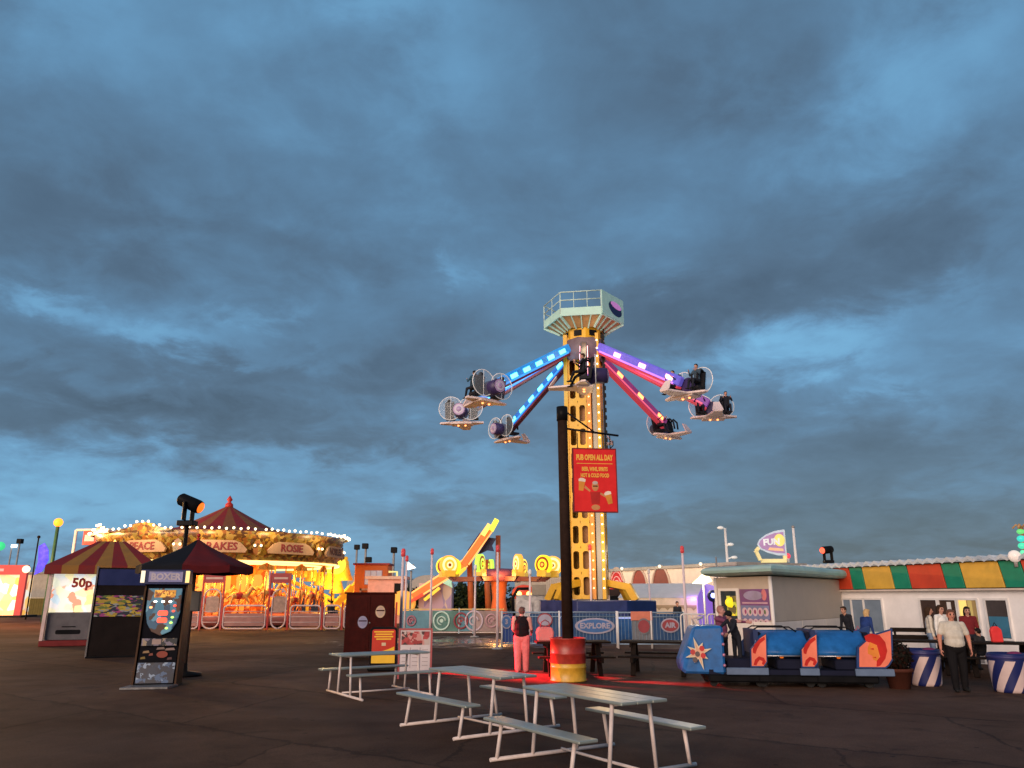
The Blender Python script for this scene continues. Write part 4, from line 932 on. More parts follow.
for (x0, y0, x1, y1), m_ in (((483, 536, 490, 525), E('boom tip amber', (1, .5, .1), 1.8)), ((491, 531, 497, 520), E('boom tip yellow', (1, .8, .05), 1.4))):
    mb = MB(); mb.bar(bb(x0, y0)-V(0, .35, 0), bb(x1, y1)-V(0, .35, 0), .35, .75, up=(0, 1, 0)); mb.build('tip_light', m_, t)
mb = MB(); mb.bar(bb(425, 600)-V(0, .4, 0), bb(440, 588)-V(0, .4, 0), .2, .55, up=(0, 1, 0)); mb.build('yellow_fin', E('fin yellow', (1, .62, .05), .9), t)
mb = MB(); mb.bar(bb(457, 577)-V(0, .4, 0), bb(466, 568)-V(0, .4, 0), .2, .5, up=(0, 1, 0)); mb.build('yellow_fin', E('fin yellow', (1, .62, .05), .9), t)
mb = MB(); mb.prism([(p.x, p.z) for p in (bb(441, 580), bb(454, 574), bb(452, 583), bb(453, 588), bb(443, 583))], o=(0, -.45, 0), d=.12); mb.build('mint_fin', M('fin mint', (.35, .62, .48), .5, emit=(.3, .7, .5), es=.3), t)
mb = MB(); mb.bar(bb(411, 602)-V(0, .42, 0), bb(424, 594)-V(0, .42, 0), .2, .9, up=(0, 1, 0)); mb.build('red_fin', E('fin red', (1, .08, .03), .7), t)
mb = MB(); c = bb(403, 603); mb.cyl(c-V(0, .6, 0), c+V(0, .6, 0), .9, n=20); mb.build('pivot', E('pivot amber', (1, .42, .06), .8), t)
p0, p1 = bb(418, 607), bb(451, 607)
mb = MB(); mb.box(p0.x, p1.x, .3, 2.5, 0, bb(440, 583).z); mb.build('base_housing', MSCREEN('lavender splash', ((.30, .22, .36), (.40, .26, .34), (.55, .42, .30), (.24, .18, .32)), 1.2, .12, (1, 1, .5), detail=1), t)
for px_ in (472, 489):
    p = bb(px_, 570); mb = MB(); mb.cyl((p.x, .8, 0), (p.x-.25, .8, p.z+.8), .22, n=10); mb.build('leg', M('leg orange', (.42, .10, .03), .5, emit=(1, .2, .02), es=.05), t)
p = bb(499, 560); mb = MB(); mb.cyl((p.x-.1, 1.5, .0), (p.x-.1, 1.5, bb(499, 534).z), .2, n=10); mb.build('leg', M('leg orange', (.42, .10, .03), .5), t)
# low teal fence before the middle rides
TFY = 43.5
t = thing('panel_fence', 'low teal panel fence with round emblems under the target discs', 'fence', (0, TFY, 0))
teal = M('fence teal', (.10, .24, .30), .45, var=.3, scale=1.2); sal = M('fence salmon', (.34, .24, .22), .5, var=.3, scale=1.5)
ed = [400, 431, 459, 473, 498, 504]
for i in range(5):
    x0, x1 = P(ed[i], 620, TFY).x, P(ed[i+1], 620, TFY).x
    mb = MB(); mb.box(x0+.06, x1-.06, 0, .04, .12, 1.18); mb.build('panel', [teal, M('fence green', (.09, .20, .17), .5, var=.35, scale=1.5), teal, sal, sal][i], t)
    mb = MB(); mb.box(x0-.035, x0+.035, -.03, .07, 0, 1.32); mb.build('post', M('post pale blue', (.34, .42, .46), .45), t)
x0, x1 = P(400, 620, TFY).x, P(504, 620, TFY).x
mb = MB(); mb.box(x0, x1, -.02, .06, 1.22, 1.29, 0); mb.box(x0, x1, -.02, .06, .04, .09, 1); mb.build('rail', [M('rail amber', (.65, .45, .16), .45), steel_w], t)
for px_, c_, r_ in ((441.5, (.55, .72, .62), .42), (474, (.62, .50, .55), .46), (461, (.30, .06, .07), .36), (411.5, (.40, .16, .20), .22), (491.5, (.52, .30, .32), .30)):
    x = P(px_, 622, TFY).x; mb = MB(); mb.tube([(x+r_*math.cos(2*PI*k/24), -.03, .66+r_*1.1*math.sin(2*PI*k/24)) for k in range(24)], .05, 6, closed=True)
    mb.tube([(x+r_*.5*math.cos(2*PI*k/16), -.03, .66+r_*.5*math.sin(2*PI*k/16)) for k in range(13)], .045, 6); mb.prism([(x+a*.4, .66+b_*.4) for a, b_ in ell(16, r_*.6, r_*.6)], o=(0, -.012, 0), d=.01)
    mb.build('emblem', M('emblem %d' % px_, c_, .5, var=.15), t)
# ------------------------------------------------------------------ tower ride
DY = 38.0
twx = P(589.5, 560, DY).x
T = thing('tower_ride', 'tall yellow tower ride with coloured lit arms swinging plane shaped gondolas', 'ride', (twx, DY, 0))
ty = M('tower yellow', (.64, .35, .02), .42, var=.12, scale=1.2); tor = M('tower orange', (.66, .26, .03), .42, var=.15)
zg = 10.85; zh = P(588, 346, DY).z; ztop = P(588, 335, DY).z
# deck
mb = MB(); mb.prism([(x, y) for x, y in ell(8, 2.9, 2.9, PI/8)], o=(.25, 0, 1.75), U=(1, 0, 0), W=(0, 1, 0), d=.75); mb.build('deck', M('deck blue', (.008, .02, .10), .3, var=.3), T, bevel=.03)
mb = MB(); mb.prism([(x, y) for x, y in ell(8, 3.3, 3.3, PI/8)], o=(.25, 0, 1.0), U=(1, 0, 0), W=(0, 1, 0), d=1.0); mb.build('skirt', M('skirt blue', (.02, .10, .28), .4, var=.25), T)
mb = MB()
for k in range(8):
    a0 = PI/8+2*PI*k/8; a1 = a0+2*PI/8; mb.bar((.25+3.32*math.cos(a0), 3.32*math.sin(a0), 1.02), (.25+3.32*math.cos(a1), 3.32*math.sin(a1), 1.02), .06, .06)
mb.build('deck_edge_light', E('deck edge glow', (.45, .55, 1), .7), T)
mb = MB()
for a in (.5, PI-.5, PI+.75, -.45):
    mb = MB(); d = V(math.cos(a), math.sin(a), 0); mb.bar(d*.85+V(0, 0, 2.55), d*2.0+V(0, 0, 2.35), .30, .30); mb.bar(d*1.85+V(0, 0, 2.45), d*2.25+V(0, 0, 1.75), .28, .32)
    mb.build('outrigger', ty, T)
# column: perforated plates on two seen faces, closed behind
WX = .75; rot = R(-14); CX = Matrix.Rotation(rot, 4, 'Z')
def perforated(u0, u1, z0, z1, o, U, nc, cell, hole_r, d=.07):
    mb = MB(); n = max(1, round((z1-z0)/cell)); h = (z1-z0)/n; w = (u1-u0)/nc
    for i in range(nc):
        for j in range(n):
            a0, a1 = u0+w*i, u0+w*(i+1); b0, b1 = z0+h*j, z0+h*(j+1)
            inn = rrect(a0+w*.19, a1-w*.19, b0+h*.15, b1-h*.15, hole_r, 3); K = len(inn)
            out = []
            cxm, czm = (a0+a1)/2, (b0+b1)/2
            for (x, z) in inn:
                dx_, dz_ = x-cxm, z-czm; s = min(w/2/max(abs(dx_), 1e-6), h/2/max(abs(dz_), 1e-6)); out.append((cxm+dx_*s, czm+dz_*s))
            U_ = Vector(U); N = U_.cross(V(0, 0, 1)); vs = []
            for (x, z) in inn+out: vs.append(Vector(o)+U_*x+V(0, 0, z))
            for (x, z) in inn: vs.append(Vector(o)+U_*x+V(0, 0, z)-N*d)
            mb.add(vs, [(q, K+q, K+(q+1) % K, (q+1) % K) for q in range(K)]+[(q, (q+1) % K, 2*K+(q+1) % K, 2*K+q) for q in range(K)], 0, False, CX)
    return mb
z0, z1 = 1.8, ztop-.2
mb = perforated(-WX, .17, z0, z1, (0, -WX, 0), (1, 0, 0), 2, 1.15, .10); mb.box(-WX-.20, -WX, -WX-.08, -WX+.2, z0, z1, 0, CX); mb.build('ladder_plate', ty, T)
mb = MB(); mb.box(.19, .40, -WX-.06, -WX+.2, z0, z1, 0, CX); mb.build('bulb_column', tor, T)
mb = MB(); mb.box(.44, .66, -WX+.12, -WX+.4, z0, z1, 0, CX); mb.build('track_plate', M('track grey', (.25, .24, .21), .45, .2, var=.2), T)
mb = MB(); mb.box(.69, .86, -WX-.04, -WX+.16, z0, z1, 0, CX); mb.build('edge_column', ty, T)
mb = perforated(-WX, WX, z0, z1, (WX+.06, 0, 0), (0, 1, 0), 2, 1.15, .10); mb.build('ladder_plate', ty, T)
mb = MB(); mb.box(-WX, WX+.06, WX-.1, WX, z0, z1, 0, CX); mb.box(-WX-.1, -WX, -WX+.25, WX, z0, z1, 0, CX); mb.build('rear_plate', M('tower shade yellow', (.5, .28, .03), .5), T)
mb = MB(); mb.box(-.35, .3, -.35, .3, z0, z1, 0, CX); mb.build('core', M('core bronze', (.22, .10, .03), .5, .3), T)
mb = MB(); mb.box(.98, 1.07, -WX+.2, -WX+.3, 6.5, z1, 0, CX)
for i in range(26): mb.box(1.07, 1.13, -WX+.18, -WX+.32, 6.6+i*.38, 6.8+i*.38, 0, CX)
mb.build('cable_chain', black, T)
mbu = MB(); mbu.sph((0, 0, 0), .04, n=8, k=6); bw = mbu.build('bulb', E('tower bulb', (1, .50, .22), 4), T)
mbu = MB(); mbu.sph((0, 0, 0), .04, n=8, k=6); bw2 = mbu.build('bulb', E('tower bulb white', (1, .85, .6), 4), T)
for i in range(32):
    z = 2.3+i*.42
    if z > ztop-.5: break
    for pr, x, y in ((bw, .30, -WX-.10), (bw2, .78, -WX-.09)):
        b_ = pr if i == 0 else dup_part(pr, T); b_.location = CX @ V(x, y, z)
# head: yellow collar, crown
mb = MB(); mb.lathe([(.9, ztop-.75), (1.06, ztop-.6), (1.06, ztop+.15), (.9, ztop+.3)], 8, sm=False)
for k in range(8):
    a = 2*PI*(k+.5)/8; mb.box(-.2, .2, -.04, .04, ztop-.35, ztop-.05, 1, Matrix.Rotation(a, 4, 'Z') @ Matrix.Translation((0, .99, 0)))
mb.build('collar', [ty, black], T)
fz = P(588, 325, DY).z; rz_ = P(588, 304, DY).z; RC = 2.06
pale = M('crown mint', (.42, .64, .56), .45, var=.12, emit=(.4, .9, .75), es=.06)
oc8 = ell(6, RC, RC, R(-9)); oc8b = ell(6, 1.2, 1.2, R(-9))
mb = MB()
for k in range(6):
    a, b_ = oc8[k], oc8[(k+1) % 6]; c, d = oc8b[(k+1) % 6], oc8b[k]
    mb.add([(a[0], a[1], fz), (b_[0], b_[1], fz), (c[0], c[1], ztop+.05), (d[0], d[1], ztop+.05)], [(3, 2, 1, 0)], 0)
    for s in (.25, .5, .75):
        p = V(a[0]+(b_[0]-a[0])*s, a[1]+(b_[1]-a[1])*s, fz-.03); q_ = V(d[0]+(c[0]-d[0])*s, d[1]+(c[1]-d[1])*s, ztop+.02); mb.bar(p, q_, .05, .1, 1)
mb.add([(x, y, fz+.03) for x, y in oc8], [list(range(6))], 0)
mb.build('crown_soffit', [M('soffit amber', (.42, .24, .10), .5, var=.3), pale], T)
mb = MB()
for k in range(6):
    a, b_ = oc8[k], oc8[(k+1) % 6]; mb.bar((a[0], a[1], fz+.1), (b_[0], b_[1], fz+.1), .06, .42); mb.bar((a[0], a[1], fz-.1), (a[0]*.6, a[1]*.6, ztop+.05), .09, .12)
mb.build('crown_rim', pale, T)
mb = MB()
for k in range(6):
    a, b_ = oc8[k], oc8[(k+1) % 6]; mb.cyl((a[0], a[1], fz), (a[0], a[1], rz_), .035, n=6)
    for s in ((.5,) if k % 2 else (.33, .66)): mb.cyl((a[0]+(b_[0]-a[0])*s, a[1]+(b_[1]-a[1])*s, fz), (a[0]+(b_[0]-a[0])*s, a[1]+(b_[1]-a[1])*s, rz_), .022, n=6)
    for z in (rz_, (fz+.3+rz_)/2): mb.cyl((a[0], a[1], z), (b_[0], b_[1], z), .03, n=6)
mb.build('crown_railing', M('railing pale green', (.50, .66, .60), .4), T)
ia = [k for k in range(6) if oc8[k][0] > 1 and oc8[k][1] < 0]
k = min(range(6), key=lambda k: -(oc8[k][0]+oc8[(k+1) % 6][0])*.9+(oc8[k][1]+oc8[(k+1) % 6][1])*.45)
a, b_ = V(oc8[k][0], oc8[k][1], 0), V(oc8[(k+1) % 6][0], oc8[(k+1) % 6][1], 0); U = (b_-a).normalized()
N = U.cross(V(0, 0, 1)); mid_ = (a+b_)/2+N*.06; hw = (b_-a).length/2
mb = MB(); mb.prism([(-hw, fz-.05), (hw, fz-.05), (hw, rz_+.02), (-hw, rz_+.02)], o=mid_, U=U, d=.05, m=0)
mb.prism([(x+.2, z+(fz+rz_)/2-.1-x*.12) for x, z in ell(20, .62, .36)], o=mid_+N*.012, U=U, d=.02, m=1); mb.prism([(x+.28, z+(fz+rz_)/2+.1-x*.1) for x, z in ell(20, .5, .17)], o=mid_+N*.024, U=U, d=.02, m=2)
mb.build('crown_sign', [pale, navy, M('sign magenta', (.6, .25, .6), .5, emit=(.8, .3, .8), es=.25)], T)
# rotor and arms
mb = MB(); mb.lathe([(.98, zh-1.0), (1.12, zh-.85), (1.12, zh+.05), (.98, zh+.2)], 16); mb.build('rotor', M('rotor grey violet', (.15, .11, .13), .45), T)
RG = 6.35; A0_ = R(-90-6)
cols = []
def led(name, col, s): return E(name, col, s)
arm_cols = {0: ('slate', (.10, .09, .11), lit_pink), 1: ('blue violet', (.12, .10, .55), lit_pink), 2: ('violet', (.20, .06, .30), lit_orange), 3: ('crimson violet', (.26, .04, .18), lit_orange), 4: ('slate', (.10, .09, .11), lit_pink), 5: ('blue', (.03, .16, .55), lit_cyan), 6: ('blue', (.03, .16, .55), lit_cyan), 7: ('azure', (.02, .24, .65), lit_cyan)}
gw = M('gondola white', (.74, .60, .57), .4, var=.08); gp = M('gondola purple', (.045, .03, .10), .4, var=.2); clearp = M('clear shield', (.6, .66, .7), .12, var=.02, alpha=.10)
hoop = M('hoop white', (.70, .70, .70), .4, emit=(.7, .75, .8), es=.12)
def seat_mesh():
    mb = MB(); mb.cbox((0, .0, .12), (.50, .50, .12)); mb.bar((0, .22, .1), (0, .38, .95), .48, .12, up=(0, 1, 0))
    for s in (-1, 1): mb.tube([(s*.17, .36, .92), (s*.17, .12, 1.05), (s*.17, -.14, .80), (s*.15, -.20, .38)], .055, 8)
    mb.sph((0, .40, 1.02), .13, n=8, k=6); return mb
gond = None
def make_gondola():
    mb = MB()   # wing
    mb.prism([(-1.25, -.1), (-.35, -.35), (.35, -.35), (1.25, -.1), (1.2, .12), (.45, .45), (.22, 1.65), (-.22, 1.65), (-.45, .45), (-1.2, .12)], o=(0, 0, -.30), U=(1, 0, 0), W=(0, -1, 0), d=-.10)
    mb.box(-.6, .6, -.33, .42, -.47, -.385); mb.prism([(-.3, 0), (.3, 0), (.16, .62), (-.16, .62)], o=(0, -1.62, -.30), U=(1, 0, 0), W=(0, .55, .83), d=.06)
    g = mb.build('gondola', gw, T, bevel=.02)
    mb = MB(); mb.cyl((0, .2, .2), (0, 1.1, .2), .40, .36, 18); h = mb.build('hub', gp, g)
    mb = MB(); mb.cyl((0, 1.11, .2), (0, 1.13, .2), .32, n=20); mb.cyl((0, 1.131, .2), (0, 1.145, .2), .24, n=20, m=1); mb.sph((0, 1.14, .2), .15, 0, 10, 6, (1, .3, 1)); mb.build('emblem', [M('emblem lilac', (.42, .30, .5), .4), M('emblem pale', (.55, .5, .6), .4)], h)
    for s in (-1, 1):
        c = V(s*.56, .55, .38); sm_ = MB(); sm_.tube([c+V(.66*math.cos(2*PI*k/28), 0, .66*math.sin(2*PI*k/28)) for k in range(28)], .024, 6, closed=True); sm_.tube([c+V(0, 0, -.65), c+V(0, 0, .65)], .018, 6)
        hp_ = sm_.build('hoop', hoop, g)
        sm_ = MB(); sm_.cyl(c-V(0, .012, 0), c+V(0, .012, 0), .65, n=28); sm_.build('shield', clearp, hp_)
        for yy in (.05,):
            se = seat_mesh(); X = Matrix.Translation((s*.66, yy, -.22)); o = se.build('seat', M('seat charcoal', (.018, .018, .022), .5), g); o.matrix_local = X
    for s in (-.2, .2): mb = MB(); mb.sph((s, .0, -.48), .06, n=8, k=6); mb.build('belly_light', lit_orange, g)
    return g
gond = make_gondola(); gpos = []
for i in range(8):
    a = A0_+i*PI/4; d = V(math.cos(a), math.sin(a), 0); nm, col, lc = arm_cols[i]
    p0 = d*1.1+V(0, 0, zh-.35); p1 = d*(RG-.2)+V(0, 0, zg+.35)
    mb = MB(); mb.bar(p0, p1, .34, .46); am = mb.build('arm', M('arm %s' % nm, col, .3, var=.25, emit=col, es=.42 if i not in (0, 4) else .03), T, bevel=.06)
    side = d.cross(V(0, 0, 1)); ax = (p1-p0).normalized(); upv = side.cross(ax)
    if upv.z < 0: upv = -upv
    mb = MB(); mb.bar(p0-upv*.28, p1-upv*.28, .26, .10, up=tuple(upv)); mb.build('under_plate', M('arm under red', (.20, .03, .04), .5) if i > 4 or i in (0, 4) else M('arm under red lit', (.30, .03, .05), .5, emit=(1, .08, .12), es=.35), am)
    for s in (-1, 1):
        for k in range(6):
            if (k+i) % 2 and s > 0: continue
            q0 = p0.lerp(p1, .08+k*.155); q1 = p0.lerp(p1, .08+k*.155+.075)
            mb = MB(); mb.bar(q0+side*s*.185, q1+side*s*.185, .03, .20, up=tuple(upv)); mb.build('led_strip', lc, am)
        mb = MB(); mb.bar(p0.lerp(p1, .05)+side*s*.18-upv*.17, p0.lerp(p1, .95)+side*s*.18-upv*.17, .02, .09, up=tuple(upv)); mb.build('led_line', {lit_cyan: E('line azure', (.05, .35, 1), 1.1), lit_pink: E('line violet', (.55, .22, 1), 1.1), lit_orange: E('line rose', (1, .15, .25), .8)}[lc], am)
    X = Matrix.Translation(d*RG+V(0, 0, zg)) @ Matrix.Rotation(a, 4, 'Z')
    if i == 0: g = gond; g.matrix_local = X
    else:
        g = copy_tree(gond, T); g.matrix_local = X
    g.scale = (.92, .92, .92)
    gpos.append((d*RG+V(twx, DY, zg), a))
for k_, (c_, e_) in enumerate((((.1, .6, 1), -1), ((1, .35, .5), 1))):
    lamp('arm_led_light', (twx+e_*2.4, DY-1.5, zh-1.9), 100, c_, .5)
lamp('crown_light', (twx, DY-2.2, ztop-.8), 30, (1, .75, .45), .4)
lamp('tower_bulb_light', (twx+.3, DY-2.6, 4.0), 130, (1, .72, .4), .5); lamp('tower_bulb_light', (twx+.3, DY-2.6, 8.5), 130, (1, .72, .4), .5)
# riders
sit = {'L': ((-.08, -1, .05), (0, -.25, -1)), 'R': ((.08, -1, .05), (0, -.25, -1))}
darkj = M('rider jacket', (.02, .022, .03), .8)
def rider(label, gi, slot, top, tr, hair, vox=.028, legs=None, girth=1.0):
    p, a = gpos[gi]; off = Matrix.Rotation(a, 3, 'Z') @ V(slot*.66, .0, .12)
    return person(label, (p.x+off.x, p.y+off.y, p.z+off.z-.86*0-.0), a, 1.7, top=top, trousers=tr, hair=hair, voxel=vox, hip=.0+.10, legs=legs or sit, fingers=vox < .02,
                  arms={'L': ((-.3, -.5, -.7), (.3, -.6, .5)), 'R': ((.3, -.5, -.7), (-.3, -.6, .5))}, girth=girth, group='riders on the tower ride gondolas')
hb = M('brown hair', (.045, .025, .015), .6); hbl = M('black hair', (.012, .01, .01), .55)
rider('rider in black dangling bent legs from the gondola right in front of the tower', 0, 1, darkj, M('black jeans', (.015, .015, .018), .8), hb, .016, {'L': ((-.05, -.85, -.5), (-.02, -.45, -.9)), 'R': ((.05, -.95, -.1), (.05, -.35, -1))})
rider('rider in dark blue on the inner seat of the upper right gondola', 1, -1, M('rider blue', (.03, .05, .10), .8), darkj, hbl)
rider('rider in grey blue on the outer seat of the upper right gondola', 1, 1, M('rider slate', (.05, .08, .11), .8), darkj, hbl)
rider('rider in navy on the inner seat of the far right gondola', 2, -1, M('rider navy', (.02, .03, .10), .8), darkj, hb)
rider('rider in black on the outer seat of the far right gondola', 2, 1, darkj, darkj, hbl)
rider('rider in dark red on the inner seat of the lower right gondola', 3, -1, M('rider maroon', (.10, .02, .025), .8), darkj, hbl)
rider('rider in bright blue on the outer seat of the lower left gondola', 5, 1, M('rider bright blue', (.03, .12, .35), .8), darkj, hb)
rider('rider in teal on the outer seat of the upper left gondola', 7, 1, M('rider teal', (.03, .08, .12), .8), darkj, hbl)
# barriers round the tower ride
def barrier(label, xa, xb, Y, banners, nm='barrier', z1=1.32):
    x0, x1 = P(xa, 630, Y).x, P(xb, 630, Y).x
    t = thing(nm, label, 'barrier', ((x0+x1)/2, Y, 0)); w = (x1-x0)/2
    pb = M('barrier pale blue', (.26, .36, .46), .4, .2)
    mb = MB(); mb.tube([(-w, 0, z1), (w, 0, z1)], .028, 8); mb.tube([(-w, 0, .16), (w, 0, .16)], .024, 8); mb.tube([(-w, 0, z1-.16), (w, 0, z1-.16)], .016, 6); mb.build('rail', pb, t)
    mb = MB(); n = int(2*w/.13)
    for i in range(n+1): mb.cyl((-w+2*w*i/n, 0, .16), (-w+2*w*i/n, 0, z1), .007, n=5, caps=False)
    mb.build('bars', pb, t)
    for i in range(max(2, round(2*w/2.2))+1):
        x = -w+2*w*i/max(2, round(2*w/2.2)); mb = MB(); mb.cyl((x, 0, 0), (x, 0, z1+.05), .038, n=8); mb.build('post', white_p, t)
    for (a, b_, col) in banners:
        u0, u1 = P(a, 630, Y).x-t.location.x, P(b_, 630, Y).x-t.location.x
        mb = MB(); mb.box(u0, u1, .03, .05, .20, z1-.05); mb.build('banner', col, t)
    return t
bb1 = M('banner blue', (.018, .065, .17), .55, var=.25, scale=1.5); bb2 = M('banner steel', (.16, .17, .19), .6, var=.2); bb3 = M('banner royal', (.02, .06, .24), .55, var=.2)
t1 = barrier('blue bannered barrier with a long oval logo, right behind the timber post', 502, 617, 31.5, [(502.5, 513, bb3), (530, 560, bb1), (561, 616, bb1)])
t2 = barrier('bannered barrier with an oval logo and a salmon board, behind the right wooden picnic table', 618, 685, 31.0, [(632, 652, bb2), (652.5, 684, bb1)])
def oval(t, px_, py_, rx, ry, cols, txt=None, Y=31.4):
    p = P(px_, py_, Y); x = p.x-t.location.x; z = p.z
    mb = MB(); mb.prism([(x+a, z+b_) for a, b_ in ell(32, rx, ry)], o=(0, -.035, 0), d=.015, m=0); mb.prism([(x+a, z+b_) for a, b_ in ell(32, rx*.86, ry*.80)], o=(0, -.045, 0), d=.012, m=1)
    if txt: put_text(mb, txt, (x, -.055, z), (1, 0, 0), (0, 0, 1), ry*.95, 0, .006, .012)
    mb.build('oval_logo', cols, t, weld=False)
lg = M('logo pale', (.34, .32, .40), .5); lgb = M('logo blue', (.05, .14, .34), .5); lr = M('logo red', (.28, .05, .06), .5)
oval(t1, 595, 626, .78, .30, [lg, lgb], 'EXPLORE'); oval(t2, 668, 625, .36, .27, [lg, lr], 'AIR'); oval(t1, 506.5, 622, .20, .26, [lg, lgb], '3'); oval(t2, 642, 626, .26, .30, [bb2, lr], None)
p0, p1 = P(631, 620, 30.95), P(652, 612, 30.95)
mb = MB(); mb.box(p0.x-t2.location.x, p1.x-t2.location.x, -.03, -.012, 1.03, 1.36); mb.build('salmon_board', M('salmon board', (.60, .19, .12), .5), t2)
oval(t1, 545, 620, .30, .26, [lr, lg], None)
# flag poles with red tips
flags = [(401.5, 656, 552, 'slim white pole with a red tip at the left end of the teal fence'), (405.5, 640, 558, 'shorter white pole just right of the leftmost red tipped pole'), (431, 642, 551, 'white pole with a red tip in front of the orange boom'), (475, 637, 567, 'white pole before the target discs left of the lady'), (497.5, 649, 548, 'tall white pole with a red tip at the left end of the blue barrier'),
         (530, 640, 572, 'white pole behind the lady, below the right hand target discs'), (591, 640, 547, 'white pole with a red tip standing before the yellow tower'), (650, 632, 571, 'white pole in front of the three arches'), (685, 650, 549, 'white pole with a red tip left of the pay booth')]
for i, (x, yb_, yt, lab) in enumerate(flags):
    g_ = G(x, yb_); Yp = g_.y; top = P(x, yt, Yp).z; x0_ = P(x, (yb_+yt)/2, Yp).x
    t = thing('marker_pole', lab, 'pole', (x0_, Yp, 0), 0, 'white poles round the rides')
    mb = MB(); mb.cyl((0, 0, 0), (0, 0, top-.15), .055, .045, 10); mb.build('shaft', M('pole pinkish white', (.66, .54, .56), .4), t)
    mb = MB(); mb.cyl((0, 0, top-.15), (0, 0, top+.05), .075, n=10); mb.sph((0, 0, top+.05), .075); mb.build('tip', M('tip red', (.5, .05, .06), .4, emit=(1, .1, .1), es=.15) if 'red' in lab else white_p, t)
    mb = MB(); mb.lathe([(.0, .05), (.2, .05), (.22, 0)], 12); mb.build('foot', grey_p, t)
t = thing('floodlight', 'small white floodlight glowing beside the leftmost white poles', 'lamp', P(411, 567, 47))
mb = MB(); mb.box(-.15, .15, -.1, .3, -.15, .15); mb.build('housing', grey_p, t); mb = MB(); mb.prism([(-.25, -.2), (.32, -.05), (-.18, .3)], o=(0, -.12, 0), d=.04); mb.build('lens', E('flood glow', (.8, .95, 1), 2.2), t)
pz = P(411, 567, 47); mb = MB(); mb.cyl((0, .2, -pz.z), (0, .2, -.2), .06); mb.build('mast', grey_p, t)
# generator set behind the barrier
t = thing('generator_set', 'silver and black machinery with two red lamps behind the blue barrier', 'machinery', (P(540, 600, 40).x, 40, 0))
mb = MB(); mb.box(-1.4, 1.5, 0, 1.6, 0, 1.0); mb.build('skid', black, t)
mb = MB(); mb.cyl((-.8, -.1, 1.35), (-.8, 1.2, 1.35), .42, n=16); mb.cyl((.1, -.1, 1.35), (.1, 1.2, 1.35), .42, n=16); mb.box(-1.2, 1.2, .2, 1.2, 1.0, 2.0); mb.build('engine', M('machine steel', (.38, .37, .36), .3, .8, var=.4), t)
mb = MB(); mb.box(.6, 1.2, -.1, .3, 1.9, 2.4); mb.box(-.4, .3, -.05, .4, 2.0, 2.5); mb.build('control_box', M('box taupe', (.26, .23, .18), .5), t)
mb = MB(); mb.tube([(-1.3, 0, 1.0), (-1.4, 0, 1.8), (-1.1, 0, 2.3), (-.5, 0, 2.3)], .08); mb.build('exhaust', black, t)
t = thing('warning_lamps', 'red lamp housing with two bright lamps above the lady', 'lamp', P(524, 593, 41)); z_ = P(524, 593, 41).z
mb = MB(); mb.sph((0, .2, 0), .6, n=14, k=8, sc=(1.05, .5, .7)); mb.cyl((0, .2, -z_), (0, .2, 0), .08); mb.build('housing', M('housing red', (.45, .05, .03), .4, emit=(1, .1, .02), es=.3), t)
for s in (-.25, .25): mb = MB(); mb.sph((s, -.12, -.05), .13, n=8, k=6); mb.build('lens', E('amber lens', (1, .55, .12), 5), t)
# ------------------------------------------------------------------ far buildings and trees
FB = 66.0
def wall_run(t, xa, ya, Ya, xb, yb_, Yb, mat, name='wall', depth=6, zbot=0.0):
    a = P(xa, ya, Ya); b_ = P(xb, yb_, Yb); d = (V(b_.x, b_.y, 0)-V(a.x, a.y, 0)); L_ = d.length; U = d/L_; h = a.z
    mb = MB(); mb.prism([(0, zbot), (L_, zbot), (L_, h), (0, h)], o=(a.x, a.y, 0), U=U, d=depth); mb.build(name, mat, t)
    return V(a.x, a.y, 0), U, L_, h
t = thing('arched_hall', 'long cream hall with red arched openings behind the yellow tower', 'building', (0, 0, 0))
crm = M('hall cream', (.78, .67, .55), .7, var=.08, emit=(1, .8, .6), es=.0)
o, U, L_, h = wall_run(t, 606, 572, 66, 735, 561, 52, crm)
N = U.cross(V(0, 0, 1))
mb = MB(); mb.prism([(-.3, h), (L_+.3, h), (L_+.3, h+.22), (-.3, h+.22)], o=o+N*.15, U=U, d=6.3); mb.build('parapet', M('parapet grey', (.35, .32, .28), .7), t)
for px_, r_, c_ in ((617, 1.15, M('arch red', (.42, .03, .03), .5, emit=(1, .05, .04), es=.18)), (639.5, 1.05, M('arch brick', (.30, .07, .05), .6)), (661, 1.12, M('arch brick dark', (.22, .07, .05), .6))):
    # find distance along wall
    best = min(range(1000), key=lambda k: abs((lambda p: 512+FPX*p.x/(p.y*CS+(3.6-EYE)*SN))(o+U*L_*k/1000)-px_)); s = L_*best/1000
    zc_ = 2.35; pts = [(s+r_*math.cos(PI*k/16), zc_+r_*1.6*math.sin(PI*k/16)) for k in range(17)]
    mb = MB(); mb.prism(pts, o=o+N*.02, U=U, d=.04); w_ = mb.build('arch_window', c_, t)
    mb = MB(); mb.tube([o+N*.05+U*p[0]+V(0, 0, p[1]) for p in pts], .09, 6); mb.build('arch_trim', M('arch trim', (.5, .38, .30), .6), w_)
    if px_ == 617:
        mb = MB()
        for kk, rr in ((0, .95), (1, .7), (2, .5)):
            mb.tube([o+N*.05+U*(s+rr*math.cos(PI*k/12))+V(0, 0, zc_+.1+rr*1.5*math.sin(PI*k/12)) for k in range(2, 11)], .045, 5)
        mb.build('fan_pattern', M('arch pink', (.75, .40, .36), .5, emit=(1, .4, .35), es=.2), w_)
mb = MB(); mb.prism([(2.0, 2.0), (L_*.7, 2.0), (L_*.7, 2.5), (2.0, 2.5)], o=o+N*1.2, U=U, d=1.2); mb.build('awning', M('awning dark', (.03, .02, .02), .7), t)
